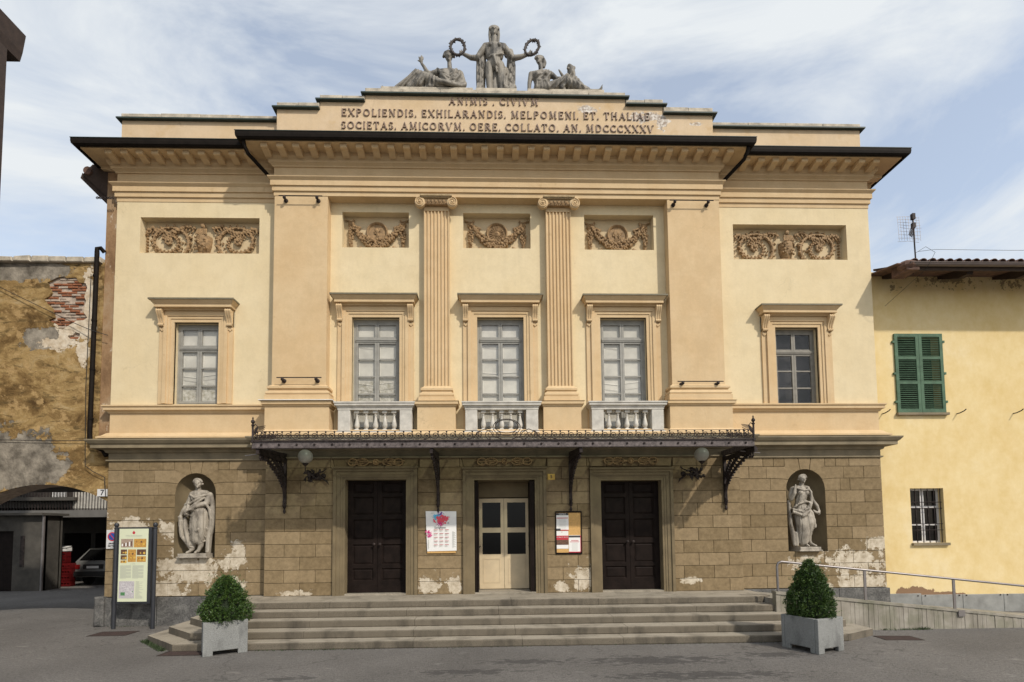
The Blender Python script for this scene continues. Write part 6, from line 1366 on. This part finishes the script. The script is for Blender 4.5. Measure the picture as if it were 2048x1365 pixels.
weeds(-7.9, -1.9, -6.9, -2.85, 500); weeds(-7.9, -1.6, -7.6, -2.2, 300, .1); weeds(-5, -2.97, -3, -2.97, 60, .05); weeds(8.5, -1.95, 9.6, -1.95, 120, .07); weeds(-4, -2.97, 6, -2.97, 130, .03); weeds(-10, -.1, -6.5, -.1, 60, .05); weeds(9.3, -1.93, 9.5, -1.93, 60, .1)
o = link('weeds', b.mesh('weeds', M['grass'], recalc=False), kind='stuff'); o['label'] = 'short green weeds along the foot of the steps and ramp'; o['category'] = 'weeds'

# ================================================================== YELLOW HOUSE
Y0 = .3
YH = thing('yellow_house', 'yellow rendered house with green shutters and clay tile eave right of the theatre', 'house', (13.5, Y0, 0)); YX = 13.5
def yp(x): return x-YX
SH = (10.97, 12.35, 5.48, 7.72); BR = (11.22, 12.16, 1.88, 3.38)
b = holewall(rect(yp(10.2), yp(22), 0, 9.5), [rect(yp(SH[0]+.05), yp(SH[1]-.05), SH[2]+.03, SH[3]-.03), rect(yp(BR[0]), yp(BR[1]), BR[2], BR[3])], 0, .28); part('wall', b, M['yellow'], YH)
b = MB(); b.box(yp(10.25), yp(22), .30, 9, 0, 9.3); part('house_body', b, M['dark'], YH)
for i in range(9):
    x = 10.2+i*1.15; b = MB(); b.block(rect(yp(x)+.004, yp(x+1.15)-.004, -.05, .47+(.04 if i == 0 else 0)), .05, -.04, .008); part('plinth_slab', b, M['slab'], YH)
    b = MB(); b.ball((yp(x+.1), -.045, .45), .02, 6, 4); b.ball((yp(x+1.05), -.045, .45), .02, 6, 4); part('fixing', b, M['iron'], YH)
# shutters
for s in (0, 1):
    sx = SH[0]+.69*s; F = link('shutter', None, YH); F.empty_display_size = .1; xa, xb = yp(sx+.004), yp(sx+.686); za, zb_ = SH[2]+.01, SH[3]
    b = MB(); y0, y1 = -.045, -.005; b.box(xa, xa+.085, y0, y1, za, zb_); b.box(xb-.085, xb, y0, y1, za, zb_); hs = [za, za+.10, za+.80, za+.88, za+1.50, za+1.58, zb_-.09, zb_]
    for q in (0, 2, 4, 6): b.box(xa+.085, xb-.085, y0+.001, y1, hs[q], hs[q+1])
    part('stile_frame', b, M['greenp'], F)
    sl_ = MB(); sl_.prism([(-.038, -.006), (-.034, -.013), (-.008, .006), (-.012, .013)], xa+.086, xb-.086, 'x'); slm = sl_.mesh('slat', M['greenp'])
    for (p, q) in ((hs[1], hs[2]), (hs[3], hs[4]), (hs[5], hs[6])):
        n = round((q-p)/.052)
        for i in range(n): link('slat', slm, F, (0, 0, p+(q-p)*(i+.5)/n))
    for z in (za+.3, za+1.1, za+2.0): b = MB(); hx = xa-.03 if s == 0 else xb+.03; b.box(hx-.03, hx+.03, -.05, .0, z-.03, z+.03); part('hinge', b, M['greenp'], F)
b = MB(); b.box(yp(SH[0])-.03, yp(SH[1])+.05, -.09, .02, SH[2]-.065, SH[2]); part('window_sill', b, M['gcorn'], YH)
# barred window
WNd = link('barred_window', None, YH); WNd.empty_display_size = .1
x0, x1, z0, z1 = yp(BR[0]), yp(BR[1]), BR[2], BR[3]; xm = (x0+x1)/2; b = MB(); y0 = .17
for (a, c) in ((x0, x0+.06), (xm-.05, xm+.05), (x1-.06, x1)): b.box(a, c, y0, y0+.05, z0, z1)
for z in (z0, z0+.48, z0+.97, z1-.05): b.box(x0+.06, xm-.05, y0+.002, y0+.048, z, z+.05); b.box(xm+.05, x1-.06, y0+.002, y0+.048, z, z+.05)
part('frame', b, M['whitew'], WNd)
for a, c in ((x0+.06, xm-.05), (xm+.05, x1-.06)):
    for z, z2 in ((z0+.05, z0+.48), (z0+.53, z0+.97), (z0+1.02, z1-.05)): b = MB(); b.box(a, c, y0+.02, y0+.026, z, z2); part('pane', b, M['blackglass'], WNd)
for i in range(6): b = MB(); x = x0+.03+(x1-x0-.06)*i/5; b.tube([(x, .08, z0), (x, .08, z1)], .011, 6); part('grille_bar', b, M['iron'], WNd)
for z in (z0+.35, z0+.52, z0+.95, z0+1.12): b = MB(); b.tube([(x0, .07, z), (x1, .07, z)], .010, 6); part('grille_bar', b, M['iron'], WNd)
b = MB(); b.box(x0-.03, x1+.06, -.07, .2, z0-.07, z0-.001); part('window_sill', b, M['gcorn'], YH)
# eave, rafters, gutter and tiles
b = MB(); b.prism([(.05, 9.56), (-1.02, 9.13), (-1.04, 9.17), (.05, 9.62)], yp(10.55), yp(22), 'x'); part('soffit_boards', b, M['rafter'], YH)
b = MB(); b.prism([(-.98, 9.02), (-1.02, 9.02), (-1.04, 9.16), (-.98, 9.16)], yp(10.55), yp(22), 'x'); part('fascia_board', b, M['rafter'], YH)
for x in (10.75, 12.35, 13.95, 15.6, 17.3):
    b = MB(); b.prism([(.1, 9.35), (.1, 9.56), (-.9, 9.12), (-.85, 9.0), (-.6, 9.02)], yp(x), yp(x)+.16, 'x'); part('rafter', b, M['rafter'], YH)
b = MB(); gp_ = [(.075*cos(a), .075*sin(a)) for a in [pi+pi*i/10 for i in range(11)]]+[(.065*cos(a), .065*sin(a)) for a in [2*pi-pi*i/10 for i in range(11)]]
b.prism([(p[0]-1.10, p[1]+9.16) for p in gp_], yp(10.55), yp(22), 'x'); b.tube([(yp(10.55), -1.178, 9.16), (yp(22), -1.178, 9.16)], .012, 6); part('gutter', b, M['brgutter'], YH)
b = MB(); b.prism([(-1.06, 9.19), (9.0, 11.3), (9.0, 11.26), (-1.06, 9.16)], yp(10.3), yp(22), 'x'); part('roof', b, M['tile'], YH)
tm = MB(); n = 7
for sgn_, rr_, nm in ((1, .1, 0),):
    vs = []; fs = []
    for j, (yy, r_) in enumerate(((0, .105), (.48, .085))):
        for i in range(n+1): a = pi*i/n; vs.append((r_*cos(a), yy, r_*sin(a)*.8))
        for i in range(n+1): a = pi*i/n; vs.append(((r_-.018)*cos(a), yy, (r_-.018)*sin(a)*.8))
    m_ = n+1
    for i in range(n): fs += [(i, i+1, 2*m_+i+1, 2*m_+i), (m_+i, m_+i+1, 3*m_+i+1, 3*m_+i), (i, i+1, m_+i+1, m_+i), (2*m_+i, 2*m_+i+1, 3*m_+i+1, 3*m_+i)]
    tm.add(vs, fs)
tmm = tm.mesh('roof_tile', M['tile']); rr = random.Random(4)
for r_ in range(3):
    for i in range(26):
        x = 10.72+i*.235; link('roof_tile', tmm, YH, (yp(x)+rr.uniform(-.01, .01), -1.12+r_*.42, 9.20+r_*.088+rr.uniform(0, .01)), (R(11.5), 0, rr.uniform(-.04, .04)))
b = MB(); b.ball((yp(10.62), -1.0, 9.15), .16, 8, 5, 1.2, .8, 1.6); b.box(yp(10.52), yp(10.85), -1.1, -.6, 9.0, 9.25); part('broken_eave_end', b, M['tile'], YH)
# hooks
for x, lb in ((10.55, 'small iron hook beside the theatre string course on the yellow wall'), (12.68, 'small iron hook right of the green shutters'), (14.3, 'small iron hook at the right edge of the photo on the yellow wall')):
    b = MB(); b.tube([(0, .02, 0), (0, -.10, .0), (.03, -.2, .04), (.06, -.22, .08)], .014, 6); o = link('wall_hook', b.mesh('wall_hook', M['iron'], True), None, (x, Y0-.0, 5.46)); tag(o, lb, 'hook', 'iron hooks on the yellow wall')
# antenna
AN = thing('tv_antenna', 'television antenna with wire mesh reflector on the tiled roof', 'antenna', (14.18, 3.0, 10.05))
b = MB(); b.tube([(0, 0, 0), (0.02, 0, 1.4), (.0, 0, 2.95)], .022, 7); part('mast', b, M['iron'], AN)
b = MB()
for i in range(9): z = 2.1+i*.11; b.tube([(-.38, .1+.03*abs(i-4), z), (.0, .18, z), (.38, .1+.03*abs(i-4), z-.02)], .005, 4)
for i in range(9): x = -.38+i*.095; b.tube([(x, .15, 2.1), (x, .18, 2.98)], .005, 4)
part('mesh_reflector', b, M['steel'], AN)
b = MB(); b.tube([(0, -.02, 2.55), (-.38, -.3, 2.0)], .014, 6)
for i in range(10): v = i/9; x, y, z = -.38*v, -.02-.28*v, 2.55-.55*v; b.tube([(x-.06, y, z+.05), (x+.06, y, z-.05)], .012, 5)
b.box(-.05, .05, -.06, .04, 2.45, 2.62); b.box(-.05, .05, -.06, .04, 2.75, 2.95); part('boom', b, M['iron'], AN)
b = MB(); b.tube([(10.55, -1.0, 9.3), (10.75, -1.12, 9.42), (10.95, -1.16, 9.25), (10.93, -.9, 8.95), (10.75, .25, 8.5)], .005, 5); tag(link('wall_cable', b.mesh('wall_cable', M['wire'])), 'pale loose cable hanging from the left end of the yellow house eave', 'cable')
b = MB(); b.tube([(10.6, -1.05, 9.33), (11.0, -1.1, 9.36), (13.0, -1.1, 9.35), (15.0, -1.1, 9.37), (20, -1.1, 9.35)], .005, 5); tag(link('wall_cable', b.mesh('wall_cable', M['wire'])), 'thin cable running along the tiles above the yellow house gutter', 'cable')
# ================================================================== NEAR BUILDING, LEFT EDGE
NB_ = thing('corner_building', 'dark building at the left edge whose eave juts in at the top left', 'building', (-13.22, 0, .22))
b = MB(); b.box(-5, 0, -5, -.02, 0, 15.6); part('wall', b, M['rafter'], NB_)
b = MB(); b.prism([(-3, 15.15), (.0, 15.15), (.06, 15.4), (.13, 15.9), (-3, 17.4)], -2.6, .35); part('roof_edge', b, M['rafter'], NB_)
b = MB(); b.block(rect(-1.2, -.12, 15.2, 15.9), .36, -2.63, .02); part('gable_masonry', b, M['coping'], NB_)
# ================================================================== COURTYARD BEHIND THE ARCH
GA = thing('garage_building', 'low grey rendered garage with dark door seen through the archway', 'garage', (-20.4, 8.4, 0))
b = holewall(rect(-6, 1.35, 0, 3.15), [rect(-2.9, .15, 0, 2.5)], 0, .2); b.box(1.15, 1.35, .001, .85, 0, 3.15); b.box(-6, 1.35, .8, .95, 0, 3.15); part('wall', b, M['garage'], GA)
b = MB(); b.box(-6, 1.5, -.25, 1.1, 3.15, 3.25); part('roof', b, M['garage'], GA)
b = MB(); b.box(-2.9, .15, .16, .2, 0, 2.5); part('garage_door', b, M['darkwood'], GA)
b = MB(); b.box(.45, .62, -.015, .02, 1.0, 2.3); part('panel', b, M['iron'], GA)
b = MB(); b.tube([(1.42, -.06, 0), (1.42, -.06, 3.2)], .05, 8); part('downpipe', b, M['steel'], GA)
CH = thing('courtyard_house', 'pale house with iron balconies closing the courtyard behind the archway', 'house', (-22, 15.5, 0))
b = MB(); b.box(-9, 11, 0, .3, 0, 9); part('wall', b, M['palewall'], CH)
for (x0, x1, z0, z1) in ((-2.0, -.6, 0, 2.4), (-.3, .9, 0, 2.4), (1.4, 2.6, .0, 2.4), (-1.0, .2, 4.6, 7)):
    b = MB(); b.box(x0, x1, -.04, .02, z0+.02, z1); part('door', b, M['darkwood'], CH)
b = MB(); b.box(-3.2, 9, -5.8, -.0, 3.3, 3.42); part('balcony_slab', b, M['palewall'], CH)
b = MB(); b.box(-3.2, 9, -5.78, -5.75, 4.37, 4.42); part('balcony_rail', b, M['iron'], CH)
bm_ = MB(); bm_.box(-.012, .012, -.012, .012, 0, .95); bmm = bm_.mesh('railing_bar', M['iron'])
for i in range(90): link('railing_bar', bmm, CH, (-3.15+i*.13, -5.76, 3.42))
b = MB(); b.box(3.0, 9.0, -5.70, -5.67, 3.5, 4.3); part('white_screen', b, M['balus'], CH)
b = MB(); b.box(-3.2, 9, -5.8, -5.6, 3.1, 3.3); part('beam', b, M['palewall'], CH)
CB = thing('courtyard_wing', 'dark courtyard wing with a railed balcony above the garage', 'house', (-22.8, 10.2, 0))
b = MB(); b.box(-6, 2.6, .8, 1.0, 3.0, 9); part('wall', b, M['garage'], CB)
b = MB(); b.box(-2, 4.0, -.6, .8, 3.85, 4.0); b.box(-2, 3.6, -.3, .8, 3.55, 3.85); part('balcony_slab', b, M['garage'], CB)
b = MB(); b.box(-2, 4.0, -.58, -.55, 4.9, 4.95); part('balcony_rail', b, M['iron'], CB)
for i in range(46): link('railing_bar', bmm, CB, (-1.95+i*.13, -.56, 4.0), (0, 0, 0))
b = MB(); b.box(1.9, 2.5, .72, .80, 4.1, 5.6); part('bright_curtain', b, M['paper'], CB)
# car
CA = thing('parked_car', 'pale grey hatchback parked in the courtyard, rear end seen through the archway', 'car', (-18.45, 10.4, 0), R(3)); 
sc_ = 1.0
b = MB()
secs = [(-.0, .33, .80, .78), (.02, .40, .80, .78), (.04, .98, .80, .76)]
prof = [(-.02, .38), (-.06, .55), (-.03, .80), (.02, .98), (.62, 1.48), (.9, 1.52), (2.1, 1.50), (2.7, 1.02), (3.7, .92), (3.85, .7), (3.85, .35), (-.02, .35)]
n = len(prof); vs = []
for sx, wd in ((-1, 1), (1, 1)):
    for (yy, zz) in prof: vs.append((sx*(.80 if zz < 1.0 else .80-(zz-1.0)*.34), yy, zz))
tri = tessellate_polygon([[Vector((p[0], p[1], 0)) for p in prof]])
b.add(vs, [tuple(t) for t in tri]+[tuple(i+n for i in t) for t in tri]+[(i, (i+1) % n, (i+1) % n+n, i+n) for i in range(n)]); part('body', b, M['carpaint'], CA)
b = MB(); b.add([(-.66, .045, 1.02), (.66, .045, 1.02), (.57, .575, 1.455), (-.57, .575, 1.455)], [(0, 1, 2, 3)]); b.v = [(v[0], v[1]-.012, v[2]+.01) for v in b.v]; part('rear_window', b, M['blackglass'], CA)
b = MB(); b.box(-.82, .82, -.14, .1, .38, .58); part('bumper', b, M['tyre'], CA)
b = MB(); b.box(-.42, .42, -.075, -.03, .68, .86); part('number_plate_recess', b, M['tyre'], CA)
b = MB(); b.box(-.26, .26, -.085, -.076, .70, .80); part('number_plate', b, M['signwhite'], CA)
for s in (-1, 1):
    b = MB(); b.box(min(s*.58, s*.79), max(s*.58, s*.79), -.07, .04, .68, .86); part('tail_light', b, M['taill'], CA)
    for yy in (.75, 3.05):
        b = MB(); b.lathe([(.3, 0), (.3, .18)], (s*.80-(.18 if s > 0 else 0), yy, .3), 18, 'x'); part('wheel', b, M['tyre'], CA)
b = MB(); b.tube([(.0, -.0, 1.02), (-.2, .12, 1.12)], .012, 5); part('rear_wiper', b, M['tyre'], CA)
CA.scale = (1.0, 1.0, 1.12)
# crates
cr_ = MB(); cr_.box(-.2, .2, -.15, .15, 0, .03); 
for s in (-1, 1): cr_.box(-.2, .2, s*.15-.01, s*.15+.01, .03, .10); cr_.box(-.2, .2, s*.15-.01, s*.15+.01, .16, .25); cr_.box(s*.2-.01, s*.2+.01, -.14, .14, .03, .25)
for x in (-.19, -.06, .06, .19): cr_.box(x-.015, x+.015, -.161, -.14, .10, .16)
crm = cr_.mesh('drinks_crate', M['red'])
ord_ = ['lowest', 'second', 'third', 'fourth', 'fifth', 'sixth', 'seventh']
for st_, (cx, cy, n, nm) in enumerate(((-22.2, 12.2, 7, 'tall left stack'), (-21.72, 12.35, 6, 'middle stack'), (-21.3, 11.3, 4, 'short right stack nearest the car'))):
    pass
for (cx, cy, n, nm) in ((-19.85, 10.45, 6, 'tall courtyard stack'), (-19.42, 10.2, 4, 'short stack nearest the car')):
    for i in range(n):
        o = link('drinks_crate', crm, None, (cx+random.uniform(-.015, .015), cy, i*.262)); tag(o, '%s red drinks crate from the ground in the %s' % (ord_[i], nm), 'crate', 'red drinks crates in the courtyard')
b = MB(); b.ball((0, 0, .2), .24, 9, 6, .9, .9); b.ball((.1, -.05, .35), .16, 8, 5); b.ball((-.15, .03, .3), .15, 8, 5); tag(link('rubbish_sack', b.mesh('rubbish_sack', M['bag'], True), None, (-20.25, 10.2, 0)), 'crumpled grey sack on the ground left of the red crates', 'sack')
b = MB(); b.box(-.22, .22, -.16, .16, 0, .16); b.add([(-.26, -.2, .16), (.26, -.2, .16), (.2, .2, .22), (-.2, .18, .24)], [(0, 1, 2, 3)]); tag(link('cardboard_box', b.mesh('cardboard_box', M['paper']), None, (-19.85, 10.45, 1.58)), 'pale open cardboard box on top of the tall crate stack', 'box')
# passage side: theatre flank closes the view on the right; far wall closes the courtyard on the left
b = MB(); b.box(-3, 3, 0, .3, 0, 8); tag(link('yard_wall', b.mesh('yard_wall', M['garage']), None, (-29, 14, 0), (0, 0, R(90))), 'grey rendered wall on the left side of the courtyard', 'wall')
PV = thing('passage_baffle', 'added sky-blocking ceiling of the passage behind the archway', 'baffle', (-12, .76, 0))  # added to keep sky light out of the passage and courtyard
b = MB(); b.box(-4, 1.75, 0, 3.6, 3.78, 4.0); part('baffle', b, M['garage'], PV)
for o_ in bpy.data.objects:
    if o_.type == 'MESH' and o_.name.split('.')[0] in ('printed_text', 'printed_headings', 'ink_blot', 'map_streets', 'foliage', 'pendant', 'garland'): o_['kind'] = 'stuff'
